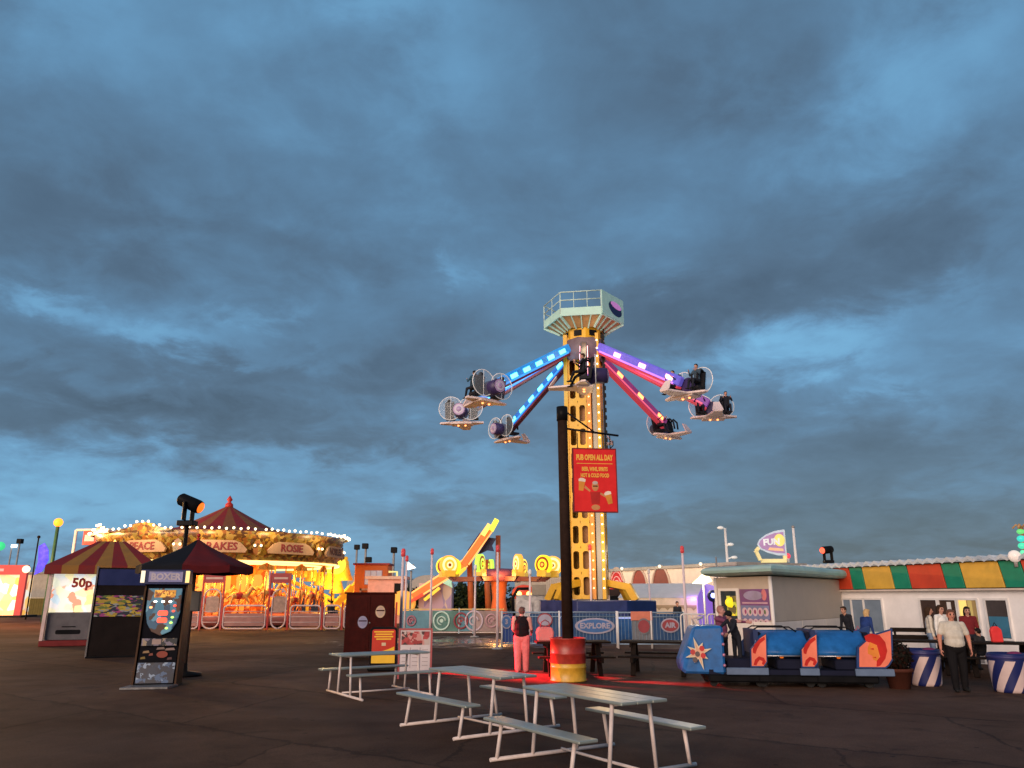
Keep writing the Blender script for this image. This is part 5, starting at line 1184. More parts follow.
mb = MB(); mb.prism([(.5, 0), (6, 0), (6, 2.0), (.5, 2.0)], o=o+N*.03, U=U, d=.05); mb.build('shop_opening', black, t)
for s in (L_*.18, L_*.5, L_*.8):
    q_ = o+U*s+N*.3+V(0, 0, 4.1); mb = MB(); mb.sph(q_, .12, n=10, k=6); mb.build('added_wall_lamp', E('added hall lamp', (1, .8, .55), 1.5), t); lamp('added_hall_light', q_+N*2.6+V(0, 0, .5), 230, (1, .78, .55), .3)  # fittings and point lights added to brighten the hall's lit front
t = thing('ribbed_unit', 'low cream ribbed unit right of the target discs', 'building', (0, 0, 0))
o, U, L_, h = wall_run(t, 515, 577, 72, 576, 573, 70, M('ribbed cream', (.50, .44, .36), .6, var=.06))
N = U.cross(V(0, 0, 1)); mb = MB()
for k in range(34): mb.prism([(L_*k/34, .2), (L_*(k+.45)/34, .2), (L_*(k+.45)/34, h), (L_*k/34, h)], o=o+N*.05, U=U, d=.05)
mb.build('ribs', M('ribbed cream', ()), t)
# vaulted grey roofs
t = thing('vaulted_sheds', 'row of pale grey barrel vaulted roofs behind the boom ride', 'building', (0, 92, 0))
vg = M('vault grey', (.40, .38, .35), .7, var=.1)
for x0, x1, yt in ((345, 372, 574), (372, 408, 575), (409, 446, 575)):
    a, b_ = P(x0, 600, 92).x, P(x1, 600, 92).x; zt_ = P(x0, yt, 92).z; c = (a+b_)/2; w = (b_-a)/2-.1
    pts = [(c-w, 0), (c+w, 0)]+[(c+w*math.cos(PI*k/16), zt_-1.1+1.1*math.sin(PI*k/16)) for k in range(17)]
    mb = MB(); mb.prism(pts, d=14); mb.build('vault', vg, t)
# marquee with purple light
t = thing('marquee_tent', 'white party tent with purple lit gable behind the right barrier', 'tent', (P(668, 600, 48).x, 48, 0), R(-24))
tw = M('tent white', (.66, .66, .64), .6, var=.08); tp = M('tent violet lit', (.50, .40, .66), .6, emit=(.42, .16, 1), es=.42)
mb = MB()
mb.add([(-2.6, -1.8, 1.85), (2.1, -1.8, 1.85), (2.1, .6, 2.7), (-2.6, .6, 2.7)], [(0, 1, 2, 3)], 0); mb.add([(-2.6, 3.0, 1.85), (2.1, 3.0, 1.85), (2.1, .6, 2.7), (-2.6, .6, 2.7)], [(3, 2, 1, 0)], 0)
mb.build('roof', tw, t)
mb = MB(); mb.box(-2.55, 2.05, -1.75, -1.70, 0, 1.85); mb.build('side_wall', M('tent wall warm', (.60, .50, .38), .6, emit=(1, .7, .4), es=.12), t)
mb = MB(); mb.prism([(-1.8, 0), (3.0, 0), (3.0, 1.85), (.6, 2.7), (-1.8, 1.85)], o=(2.1, 0, 0), U=(0, 1, 0), d=.04); mb.build('gable', tp, t)
mb = MB(); mb.box(-2.55, 2.0, -1.78, -1.752, 1.3, 1.45)
for k in range(9): mb.prism([(-2.3+k*.5, 1.3), (-2.0+k*.5, 1.3), (-2.15+k*.5, 1.15)], o=(0, -1.77, 0), d=.01)
mb.build('bunting', M('bunting tan', (.40, .30, .18), .6), t)
lamp('marquee_light', (P(693, 600, 45.5).x, 45.5, 1.9), 60, (.45, .15, 1), .3)
t = thing('marquee_tent', 'second white canopy glowing violet, beyond the gable and beside the pay booth', 'tent', (P(703, 600, 50).x, 50, 0))
mb = MB()
for k in range(4): mb.add([(-2, -2, 2.0), (2, -2, 2.0), (0, 0, 2.8)], [(0, 1, 2)], 0, False, Matrix.Rotation(k*PI/2, 4, 'Z'))
mb.build('canopy', tp, t); mb = MB(); mb.box(-1.95, 1.95, 1.9, 1.95, 0, 2.0); mb.build('back_wall', M('tent wall pink', (.60, .46, .44), .6, emit=(1, .6, .6), es=.1), t)
for x in (-1.9, 1.9): mb = MB(); mb.cyl((x, -1.9, 0), (x, -1.9, 2.0), .05); mb.build('leg', white_p, t)
p = P(703, 579, 40)
t = thing('standard_lamp', 'pole with a bright pale yellow lamp left of the pay booth', 'lamp', (p.x, 40, 0))
mb = MB(); mb.cyl((0, 0, 0), (0, 0, p.z-.1), .05, n=8); mb.build('pole', white_p, t)
mb = MB(); mb.prism([(-.55, -.22), (.1, -.25), (.45, -.1), (.15, .38)], o=(0, -.05, p.z), d=.12); mb.build('shade', E('lamp pale yellow', (1, .92, .55), 2.2), t)
lamp('standard_lamp_light', (p.x-.8, 39.6, p.z+.5), 220, (1, .82, .55), .3)
p = P(713, 596, 38)
t = thing('blue_spot_lamp', 'small blue lamp on a stand at the left wall of the pay booth', 'lamp', (p.x, 38, 0))
mb = MB(); mb.cyl((0, 0, 0), (0, 0, p.z-.2), .04, n=8); mb.build('stand', dark_m, t); mb = MB(); mb.sph((0, 0, p.z), .28, n=12, k=8); mb.build('housing', navy, t); mb = MB(); mb.sph((-.05, -.24, p.z+.02), .12, n=8, k=6); mb.build('lens', E('blue lens', (.3, .35, 1), 4), t)
# lamp posts
for lab, px_, pt_, Y, hd in (('slim lamp column with a small dark head above the yellow coaster', 357, 548, 96, 'box'), ('lamp column with two black heads behind the orange cabin', 366, 547, 88, 'twin'), ('lamp column with one black head, left of the white poles', 394, 551, 84, 'box')):
    street_lamp(lab, px_, pt_, Y, grey_p, .12, hd, group='dark headed lamp columns behind the rides')
street_lamp('white lamp column with three small round heads above the pay booth roof', 725, 528, 62, white_p, .10, 'arm', M('lamp head pale', (.7, .7, .68), .4, emit=(1, .95, .85), es=.25))
p = P(793, 527, 55)
t = thing('flag_pole', 'thin bare pale pole behind the pay booth roof sign', 'pole', (p.x, 55, 0)); mb = MB(); mb.cyl((0, 0, 0), (0, 0, p.z), .13, .09, 8); mb.build('shaft', white_p, t); mb = MB(); mb.sph((0, 0, p.z), .12, n=8, k=6); mb.build('finial', grey_p, t)
p = P(716, 557, 50)
t = thing('thin_mast', 'short thin grey mast peeping over the left end of the booth roof', 'pole', (p.x, 50, 0)); mb = MB(); mb.cyl((0, 0, 0), (0, 0, p.z), .06, .05, 8); mb.build('shaft', grey_p, t)
# trees behind the rides
def tree(label, x, Y, h, w, seed):
    rnd = random.Random(seed); t = thing('tree', label, 'tree', (x, Y, 0), rnd.random()*6, 'dark trees behind the rides')
    mb = MB(); mb.cyl((0, 0, 0), (.1, 0, h*.55), .22, .10, 8)
    for k in range(7):
        a = rnd.random()*6.28; z = h*(.22+.06*k); mb.cyl((.04, 0, z), (math.cos(a)*w*.55, math.sin(a)*w*.55, z+h*.2), .07, .02, 6)
    mb.build('trunk', dwood, t)
    mb = MB(); cl = []
    for k in range(26):
        a = rnd.random()*6.28; r = w*(rnd.random()**.6); z = h*(.18+.78*rnd.random()); r *= .55+.45*math.sin(PI*min(1, (z/h)*.9)); cl.append((V(math.cos(a)*r, math.sin(a)*r, z), .35+.55*rnd.random()))
    for c, s in cl:
        for k in range(60):
            d = V(rnd.gauss(0, 1), rnd.gauss(0, 1), rnd.gauss(0, 1)).normalized(); p = c+d*s*(.6+.5*rnd.random()); u = V(rnd.gauss(0, 1), rnd.gauss(0, 1), rnd.gauss(0, 1)).normalized()*.16; v = d.cross(u).normalized()*.10
            mb.add([p-u, p+v, p+u, p-v], [(0, 1, 2, 3)], 0 if rnd.random() < .6 else 1)
    mb.build('crown', [M('leaf dark', (.018, .030, .014), .7, var=.4), M('leaf olive', (.045, .055, .018), .7, var=.4)], t, weld=False)
for i, (px_, Y, yt, w, lab) in enumerate(((420, 84, 592, 2.6, 'low olive tree in front of the grey vaulted roofs'), (447, 80, 588, 2.4, 'dark tree behind the lavender housing of the boom ride'), (462, 82, 584, 2.6, 'dark tree between the lavender housing and the orange legs'), (478, 79, 583, 2.5, 'dark tree behind the orange legs of the boom ride'), (494, 83, 586, 2.4, 'dark tree just left of the rotary pedestal'))):
    p = P(px_, yt, Y); tree(lab, p.x, Y, p.z, w, i+3)
# ------------------------------------------------------------------ pay booth
by = 23.2; c0 = P(772, 563, by); rz2 = c0.z; cl_ = G(706, 566.5, rz2); cr_ = G(868, 571.5, rz2)
t = thing('pay_booth', 'grey pay booth with a rounded mint roof, purple poster and closed shutters', 'booth', (c0.x, c0.y, 0))
def rel(v): return V(v.x-c0.x, v.y-c0.y, 0)
ul = rel(cl_); ur = rel(cr_); Ll, Lr = ul.length, ur.length; ul /= Ll; ur /= Lr
print('booth', c0, Ll, Lr, ul, ur, rz2)
ins = .32; A = (ul+ur)*ins; wl, wr = Ll-ins*1.6, Lr-ins*1.6
zw = rz2-.36
body = M('booth taupe', (.48, .41, .34), .6, var=.08); wf = M('booth white', (.74, .70, .66), .5, var=.08)
mb = MB(); pl = [A, A+ur*wr, A+ur*wr+ul*wl, A+ul*wl]; mb.prism([(p.x, p.y) for p in pl], o=(0, 0, zw), U=(1, 0, 0), W=(0, 1, 0), d=zw-.02); mb.build('wall', body, t)
# low white dado
nl = V(0, 0, 1).cross(ul); nr = ur.cross(V(0, 0, 1))
if nl.y > 0: nl = -nl
if nr.y > 0: nr = -nr
def face(o, U, n, u0, u1, z0, z1, d, nm, mat, par=t, bevel=0):
    mb = MB(); a = o+U*u0+n*d; b_ = o+U*u1+n*d; c = o+U*u1; e_ = o+U*u0
    mb.add([V(*a[:2], z0), V(*b_[:2], z0), V(*b_[:2], z1), V(*a[:2], z1), V(*e_[:2], z0), V(*c[:2], z0), V(*c[:2], z1), V(*e_[:2], z1)], [(0, 1, 2, 3), (5, 4, 7, 6), (0, 4, 5, 1), (3, 2, 6, 7), (1, 5, 6, 2), (0, 3, 7, 4)])
    return mb.build(nm, mat, par, bevel=bevel)
zd = 1.18
for k in range(4): face(A, ur, nr, wr*k/4+.02, wr*(k+1)/4-.02, .05, zd, .03, 'dado_panel', wf)
for k in range(3): face(A, ul, nl, wl*k/3+.02, wl*(k+1)/3-.02, .05, zd, .03, 'dado_panel', wf)
shm = M('shutter grey', (.62, .55, .47), .6, var=.06)
sh_ = MB()
ns = 44
for k in range(ns):
    z0 = zd+.02+(zw-zd-.04)*k/ns; z1 = zd+.02+(zw-zd-.04)*(k+.86)/ns
    a = A+ur*.10+nr*.025; b_ = A+ur*(wr-.08)+nr*.025; q_ = nr*.008
    sh_.add([V(*a[:2], z0), V(*b_[:2], z0), V(*(b_+q_)[:2], (z0+z1)/2), V(*(a+q_)[:2], (z0+z1)/2), V(*b_[:2], z1), V(*a[:2], z1)], [(0, 1, 2, 3), (3, 2, 4, 5)])
sh_.build('roller_shutter', shm, t)
mb = MB(); p = A+(nl+nr)*.02; mb.cyl(V(p.x, p.y, .02), V(p.x, p.y, zw), .06, n=10); mb.build('corner_post', wf, t)
p = A+ur*wr; mb = MB(); mb.cyl(V(p.x, p.y, .02), V(p.x, p.y, zw), .05, n=10); mb.build('corner_post', wf, t)
p = A+ul*wl; mb = MB(); mb.cyl(V(p.x, p.y, .02), V(p.x, p.y, zw), .05, n=10); mb.build('corner_post', wf, t)
# window and poster on the left face: fractions of the face measured towards the far left end
zwin0, zwin1 = zd+.05, zw-.42
w_ = face(A, ul, nl, wl*.60, wl*.90, zwin0, zwin1, .015, 'window', glass)
for (u0, u1, z0, z1) in ((.56, .60, zwin0-.06, zwin1+.08), (.90, .94, zwin0-.06, zwin1+.08), (.60, .90, zwin1, zwin1+.08), (.60, .90, zwin0-.06, zwin0)): face(A, ul, nl, wl*u0, wl*u1, z0, z1, .035, 'window_frame', wf, w_)
face(A, ul, nl, wl*.61, wl*.79, zwin0+.1, zwin1-.15, .02, 'lit_goods', MSCREEN('goods', ((.75, .55, .02), (.10, .09, .02), (.42, .45, .05), (.28, .30, .04), (.05, .05, .02)), 6, .55), w_)
p = A+ul*wl*.70+nl*.03; mb = MB(); mb.sph(V(p.x, p.y, zwin1-.35), .20, n=12, k=8, sc=(1, .3, .8)); mb.build('yellow_sun', E('sun yellow', (1, .72, .02), .9), w_)
po = face(A, ul, nl, wl*.03, wl*.54, zwin0, zwin1+.05, .02, 'poster', M('poster purple', (.17, .065, .20), .5, var=.25, scale=1.5))
ULr = -ul
def on(u, z, d=.024): p = A+ul*wl*u+nl*d; return V(p.x, p.y, z)
mb = MB(); mb.prism(ell(20, .42, .14), o=on(.30, zwin1-.14), U=ULr, d=.006); mb.build('poster_logo', M('poster lilac', (.30, .26, .40), .5), po)
mb = MB(); mb.prism(ell(14, .11, .17), o=on(.11, zwin1-.12), U=ULr, d=.006); mb.build('poster_badge', M('poster coral', (.60, .18, .20), .5), po)
mb = MB(); mb.prism([(-.55, -.025), (.55, -.025), (.55, .025), (-.55, .025)], o=on(.28, zwin1-.36), U=ULr, d=.006); mb.build('poster_line', M('poster pink', (.50, .30, .38), .5), po)
mb = MB()
for r in range(2):
    for k in range(5):
        o_ = on(.10+.092*k, zwin1-.62-r*.32); mb.prism(ell(14, .115, .125), o=o_, U=ULr, d=.006, m=0); mb.prism([(x+.02*(k-2), z) for x, z in ell(8, .045, .07, k+r)], o=o_+nl*.004, U=ULr, d=.005, m=1 if (k+r*2) % 3 else 2)
mb.build('poster_icons', [M('icon pale', (.62, .45, .50), .5), M('icon wine', (.30, .05, .16), .5), M('icon green', (.10, .16, .08), .5)], po)
face(A, ul, nl, wl*.04, wl*.53, zwin0+.02, zwin0+.42, .023, 'poster_foot', M('poster slate', (.17, .20, .36), .5, var=.2), po)
# rounded roof
mint = M('roof mint', (.34, .52, .47), .45, var=.12)
mb = MB(); prof = [(.10, .04), (-.02, .06), (-.09, .12), (-.10, .2), (-.06, .28), (.06, .34), (.5, .39)]
pts0 = [V(0, 0, 0), ur*Lr, ur*Lr+ul*Ll, ul*Ll]; cen = sum(pts0, V(0, 0, 0))/4; rows = []
for ins_, z in prof:
    s = 1-ins_*2/min(Ll, Lr)*.9; rows.append([cen+(p-cen)*s+V(0, 0, rz2-.36+z) for p in pts0])
for i in range(len(rows)-1):
    for k in range(4): mb.add([rows[i][k], rows[i][(k+1) % 4], rows[i+1][(k+1) % 4], rows[i+1][k]], [(0, 1, 2, 3)], 0, False)
mb.add(rows[-1], [(0, 1, 2, 3)]); mb.add(rows[0], [(3, 2, 1, 0)]); mb.build('roof', mint, t)
# roof sign
p = P(772, 560, 24.4)
t = thing('roof_sign', 'half oval purple and yellow sign on a cream stand on the booth roof', 'sign', (p.x, 24.4, rz2+.06), R(-6))
cs_ = M('sign cream', (.80, .70, .34), .5, emit=(1, .85, .4), es=.18)
mb = MB(); mb.box(-.30, .42, -.1, .2, .0, .11); mb.bar((-.34, .05, .08), (-.46, .05, .38), .1, .12, up=(0, 1, 0)); mb.bar((-.46, .05, .36), (-.36, .05, .46), .1, .12, up=(0, 1, 0)); mb.box(.36, .46, -.02, .10, .11, .98); mb.build('stand', cs_, t)
sz = .58; half = [(.44, .96), (.44, .20)]+[(.44-.88*math.sin(PI*k/18)*1.0+.0, .58-.38*math.cos(PI*k/18)) for k in range(2, 17)]
half = [(.44, .98), (.15, .94), (-.12, .84), (-.32, .70), (-.40, .56), (-.32, .42), (-.1, .32), (.18, .25), (.44, .24)]
mb = MB(); mb.prism([(x*1.03-.0, (z-.6)*1.08+.6) for x, z in half], o=(0, -.03, 0), d=.06, m=1); mb.prism([(x*.92, (z-.6)*.88+.6) for x, z in half], o=(0, -.045, 0), d=.02, m=0)
mb.prism([(x+.27, z+.68) for x, z in ell(16, .16, .19)], o=(0, -.055, 0), d=.02, m=2); mb.prism([(-.1, .38), (.36, .34), (.36, .42), (-.05, .46)], o=(0, -.056, 0), d=.01, m=3)
put_text(mb, 'FUN', (.02, -.06, .62), V(1, 0, .06), (0, 0, 1), .26, 4, .006, .012)
mb.build('face', [M('sign violet', (.36, .22, .40), .5, emit=(.6, .35, .7), es=.18), M('sign edge blue', (.5, .6, .7), .5, emit=(.6, .75, .9), es=.15), M('sign yellow face', (.8, .7, .2), .5, emit=(1, .85, .2), es=.3), M('sign peach', (.8, .5, .3), .5, emit=(1, .6, .3), es=.2), M('sign white', (.75, .8, .82), .5, emit=(.9, 1, 1), es=.2)], t, weld=False)
p = P(788, 558, 24.6); t = thing('beacon', 'tiny red beacon beside the booth roof sign', 'lamp', (p.x, p.y, rz2+.08)); mb = MB(); mb.cyl((0, 0, 0), (0, 0, .12), .05); mb.build('base', white_p, t); mb = MB(); mb.sph((0, 0, .19), .09, n=10, k=6); mb.build('lens', E('beacon red', (1, .08, .12), .9), t)
p = P(829, 566, 25.2)
mh = moving_head('black moving head stage light with a glowing red lens on the booth roof', (p.x, 25.2, rz2+.08), .52, (-.9, -.5, -.12), E('lens red', (1, .10, .05), 2.2))
# white railing by the booth
t = thing('queue_railing', 'pale tube railing between the right barrier and the pay booth', 'railing', (P(705, 630, 29).x, 29, 0))
for x0, x1 in ((-.85, .05), (.12, 1.0)):
    mb = MB(); mb.tube([(p_[0], 0, p_[1]) for p_ in rrect(x0, x1, .1, 1.3, .1, 4)], .028, 6, closed=True); n = 7
    for k in range(1, n): mb.cyl((x0+(x1-x0)*k/n, 0, .1), (x0+(x1-x0)*k/n, 0, 1.3), .014, n=5)
    mb.build('rail_panel', white_p, t)
# ------------------------------------------------------------------ blue ride cars
def ride_car(label, loc, rz, lead=False, big=False, motif=0):
    t = thing('ride_car', label, 'ride car', loc, rz, 'blue ride cars standing in a row')
    bl = M('car blue', (.016, .12, .35), .36, var=.30, scale=4, bump=.12, bscale=3, spec=.2); sill = M('car sill', (.12, .17, .26), .4); sal_ = M('car white in red light', (.85, .21, .12), .4, var=.12); dkb = M('car interior', (.012, .014, .03), .6)  # white fins: red lamplight is put into their salmon colour
    L0 = -.62; L1 = .68; Wd = .62
    mb = MB(); mb.box(L0, L1, -Wd, Wd, .10, .26); mb.build('chassis', black, t, bevel=.03)
    for x in (-.5, .5):
        for y in (-.45, .45): mb = MB(); mb.cyl((x, y-.05, .09), (x, y+.05, .09), .09, n=12); mb.build('wheel', rubber, t)
    mb = MB(); mb.box(L0+.02, L1-.02, -Wd+.02, Wd-.02, .262, .36); mb.build('floor', dkb, t)
    if lead:
        # nose: big folded blue panels
        mb = MB(); Wn = Wd+.04
        v = [(-1.15, -.45, .26), (-.25, -Wn, .26), (-.25, -Wn, 1.28), (-.88, -.50, 1.26), (-1.15, .45, .26), (-.25, Wn, .26), (-.25, Wn, 1.28), (-.88, .50, 1.26), (-1.22, -.30, .5), (-1.22, .30, .5)]
        mb.add(v, [(0, 1, 2, 3), (4, 7, 6, 5), (0, 3, 8), (4, 9, 7), (8, 3, 7, 9), (0, 8, 9, 4), (3, 2, 6, 7), (1, 5, 6, 2), (0, 4, 5, 1)])
        ns_ = mb.build('nose', bl, t, bevel=.05)
        n_ = (V(-.25, -Wn, .26)-V(-1.15, -.45, .26)).cross(V(-.88, -.5, 1.26)-V(-1.15, -.45, .26)).normalized()
        if n_.y > 0: n_ = -n_
        U = V(1, -.18, 0).normalized(); c = V(-.80, -.56, .70)+n_*.06
        W_ = n_.cross(U)
        if W_.z < 0: W_ = -W_
        star = []
        rs = (.34, .13, .26, .14, .36, .12, .30, .12, .34, .14, .24, .12, .38, .13, .26, .12)
        for k in range(16): star.append((rs[k]*.88*math.cos(2*PI*k/16+.3), rs[k]*.98*math.sin(2*PI*k/16+.3)))
        mb = MB(); mb.prism(star, o=c, U=U, W=W_, d=.05, m=0); mb.prism([(x*.72, z*.72) for x, z in star], o=c+n_*.006, U=U, W=W_, d=.05, m=1)
        for (x, z, m_) in ((.08, .10, 2), (-.12, .02, 2), (.10, -.05, 2), (-.02, -.02, 3), (-.08, -.14, 3)): mb.prism([(x+a, z+b_) for a, b_ in ell(9, .055, .06)], o=c+n_*.012, U=U, W=W_, d=.05, m=m_)
        mb.build('starburst', [M('star cream', (.66, .56, .38), .5), M('star peach', (.62, .34, .22), .5), M('star red', (.45, .03, .03), .5), M('star dark', (.10, .07, .07), .5)], ns_)
        mb = MB(); mb.tube([(-.72, -.40, 1.27), (-.78, -.38, 1.40), (-.60, -.1, 1.45), (-.60, .2, 1.45), (-.78, .4, 1.40), (-.72, .42, 1.27)], .022, 8); mb.build('handle_bar', steel_w, t)
        for k in range(4): mb = MB(); mb.sph((-.27, -Wn-.01, .45+.22*k), .035, n=8, k=6); mb.build('edge_stud', M('stud pink', (.5, .2, .3), .3, .3), ns_)
    else:
        # curved tub shell on both sides and over the back rest
        prf = [(Wd-.01, .66), (Wd+.02, .76), (Wd-.01, .88), (Wd-.09, 1.02), (Wd-.22, 1.12), (Wd-.36, 1.17)]
        for s in (-1, 1):
            mb = MB(); xs_ = (L0-.02, L0+.02, L0+.98, L0+1.12)
            for i in range(len(prf)-1):
                (y0, z0), (y1, z1) = prf[i], prf[i+1]; e0 = .95 - .0
                mb.add([(xs_[0], s*y0, z0), (xs_[3]-(.0 if z0 < 1 else .05), s*y0, z0), (xs_[3]-(.05 if z1 > 1 else .0), s*y1, z1), (xs_[0], s*y1, z1), (xs_[0], s*(y0-.05), z0), (xs_[3], s*(y0-.05), z0), (xs_[3], s*(y1-.05), z1), (xs_[0], s*(y1-.05), z1)], [(0, 1, 2, 3), (7, 6, 5, 4), (0, 4, 5, 1), (0, 3, 7, 4), (1, 5, 6, 2), (3, 2, 6, 7)], 0, True)
            mb.build('side_shell', bl, t)
            mb = MB(); mb.tube([(xs_[0], s*(Wd+.0), .655), (xs_[3], s*(Wd+.0), .655)], .018, 6); mb.tube([(xs_[0]+.02, s*(p_[0]+.004), p_[1]) for p_ in prf], .014, 6); mb.build('shell_trim', M('trim dull chrome', (.4, .4, .42), .3, .8, var=.3), t)
        mb = MB(); mb.box(L0-.04, L0+.06, -Wd+.05, Wd-.05, .36, 1.2); mb.build('back_board', M('car navy board', (.015, .03, .10), .5), t)
        for s in (-1, 1): mb = MB(); mb.tube([(L0-.02, s*(Wd-.30), 1.17), (L0+.12, s*(Wd-.30), 1.25), (L0+.80, s*(Wd-.30), 1.25), (L0+.95, s*(Wd-.28), 1.15)], .016, 6); mb.build('grab_rail', dark_m, t)
    mb = MB(); mb.box(-.18, .45, -Wd+.08, Wd-.08, .36, .58); mb.bar((.42, 0, .5), (.56, 0, 1.15), 1.0, .10, up=(1, 0, 0)); mb.build('seat', dkb, t, bevel=.03)
    if not lead:
        mb = MB(); mb.sph((.0, -.2, .62), .05, n=8, k=6); mb.build('marker_lamp', E('marker orange', (1, .2, .02), .7), t)
    fx0, fx1, zt_ = (.28, .66, 1.14) if not big else (.20, .98, 1.24)
    for s in (-1, 1):
        if big: out = [(fx0, .42), (fx1-.18, .42), (fx1-.10, .47), (fx1, .60), (fx1+.06, zt_), (fx0+.50, zt_-.10), (fx0+.22, zt_-.26), (fx0+.05, .85)]
        else: out = [(fx0, .42), (fx1-.10, .42), (fx1-.02, .52), (fx1+.02, zt_), (fx0+.24, zt_-.10), (fx0+.10, zt_-.26), (fx0+.02, .80)]
        y = s*(Wd+.09); cx_ = sum(p[0] for p in out)/len(out); cz_ = sum(p[1] for p in out)/len(out)
        mb = MB()
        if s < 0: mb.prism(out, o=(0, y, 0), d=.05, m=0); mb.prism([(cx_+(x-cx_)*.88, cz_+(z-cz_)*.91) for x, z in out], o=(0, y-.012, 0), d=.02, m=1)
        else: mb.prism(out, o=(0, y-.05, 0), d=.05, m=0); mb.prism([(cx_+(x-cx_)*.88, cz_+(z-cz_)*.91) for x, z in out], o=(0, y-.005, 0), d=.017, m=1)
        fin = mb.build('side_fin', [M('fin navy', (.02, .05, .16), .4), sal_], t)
        if s < 0:
            mb = MB(); o_ = (0, y-.018, 0)
            if not big:
                mb.prism([(fx0+.07, .72), (fx0+.12, .70), (fx0+.16, .80), (fx0+.24, .92), (fx0+.35, 1.00), (fx0+.34, 1.06), (fx0+.22, 1.00), (fx0+.12, .90), (fx0+.07, .80)], o=o_, d=.008)
                mb.prism([(fx0+.06, .47), (fx0+.10, .58), (fx0+.19, .65), (fx0+.29, .62), (fx0+.33, .54), (fx0+.28, .47), (fx0+.24, .49), (fx0+.26, .55), (fx0+.20, .58), (fx0+.15, .52), (fx0+.12, .46)], o=o_, d=.008)
            else:
                X0, Z0 = fx0+.29, .44
                mb.prism([(X0+.12, Z0+.02), (X0+.20, Z0+.04), (X0+.32, Z0+.18), (X0+.38, Z0+.34), (X0+.36, Z0+.52), (X0+.26, Z0+.66), (X0+.08, Z0+.70), (X0-.06, Z0+.64), (X0-.04, Z0+.54), (X0+.06, Z0+.50), (X0+.18, Z0+.46), (X0+.20, Z0+.34), (X0+.22, Z0+.22), (X0+.14, Z0+.14)], o=o_, d=.008)
                mb.prism([(X0-.02, Z0+.40), (X0+.04, Z0+.52), (X0+.17, Z0+.46), (X0+.20, Z0+.32), (X0+.20, Z0+.22), (X0+.13, Z0+.13), (X0+.06, Z0+.17), (X0+.06, Z0+.24), (X0-.03, Z0+.28)], o=(0, y-.020, 0), d=.008, m=1)
                mb.prism([(X0+.02, Z0+.38), (X0+.10, Z0+.40), (X0+.10, Z0+.36)], o=(0, y-.026, 0), d=.006); mb.prism([(X0+.06, Z0+.21), (X0+.13, Z0+.22), (X0+.13, Z0+.19)], o=(0, y-.026, 0), d=.006)
            mb.build('painted_motif', [M('motif scarlet', (.50, .015, .01), .45), M('motif amber', (.70, .22, .03), .45)], fin)
    mb = MB(); mb.box(-.24 if lead else fx0-.03, fx1, -Wd-.10, -Wd-.04, .262, .41); mb.box(-.24 if lead else fx0-.03, fx1, Wd+.04, Wd+.10, .262, .41); mb.build('sill', sill, t, bevel=.012)
    return t
tr_y0, tr_y1 = 18.15, 17.75
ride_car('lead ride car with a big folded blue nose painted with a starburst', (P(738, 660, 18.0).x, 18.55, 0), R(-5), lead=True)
ride_car('middle blue ride car with a narrow red-lit salmon fin painted with a red swirl', (P(786, 660, 18.0).x, 18.42, 0), R(-5))
ride_car('rear blue ride car with a large red-lit salmon fin painted with a red haired profile', (P(843, 660, 17.9).x, 18.28, 0), R(-5), big=True)
# ------------------------------------------------------------------ long white building on the right
a = P(841, 590, 29.0); zf = a.z; b_ = G(1024, 587.6, 0) if False else None
e = P(1024, 588, 22.5); e.z = zf
U = V(e.x-a.x, e.y-a.y, 0); Ln = U.length; U /= Ln; N = U.cross(V(0, 0, 1)); o = V(a.x, a.y, 0)
print('bld', a, e, Ln, N)
t = thing('cafe_building', 'long low white cafe with a red, green and yellow panelled fascia', 'building', (o.x, o.y, 0))
o = V(0, 0, 0)
wm = M('cafe white', (.84, .81, .79), .6, var=.06)
def bx(u0, u1, z0, z1, d0, d1, nm, m, par=t, bevel=0):
    """box along the wall: u along, z up, d outwards"""
    mb = MB(); v = []
    for z in (z0, z1):
        for d in (d0, d1):
            for u in (u0, u1): v.append(o+U*u+N*d+V(0, 0, z))
    mb.add(v, [(0, 2, 3, 1), (4, 5, 7, 6), (0, 1, 5, 4), (2, 6, 7, 3), (0, 4, 6, 2), (1, 3, 7, 5)]); return mb.build(nm, m, par, bevel=bevel)
LE = Ln+5; ul0 = -2.6
def px2u(px_, z):                      # distance along the wall seen at a photo column
    best, bu = 1e9, 0
    for k in range(3000):
        u = ul0+(LE-ul0)*k/3000; p = V(a.x, a.y, 0)+U*u; q = 512+FPX*p.x/(p.y*CS+(z-EYE)*SN)
        if abs(q-px_) < best: best, bu = abs(q-px_), u
    return bu
bx(ul0, LE, 0, zf, -5, 0, 'wall', wm)
fh = .77; zt2 = zf+fh
cols_ = {'r': M('fascia red', (.52, .055, .02), .45, var=.12), 'g': M('fascia green', (.012, .20, .11), .45, var=.15), 'y': M('fascia yellow', (.62, .36, .05), .45, var=.12)}
edges = [(838, 856, 'r'), (856, 869, 'g'), (869, 898, 'y'), (898, 915, 'g'), (915, 950, 'r'), (950, 969, 'g'), (969, 1009, 'y'), (1009, 1032, 'g'), (1032, 1080, 'r'), (1080, 1110, 'g')]
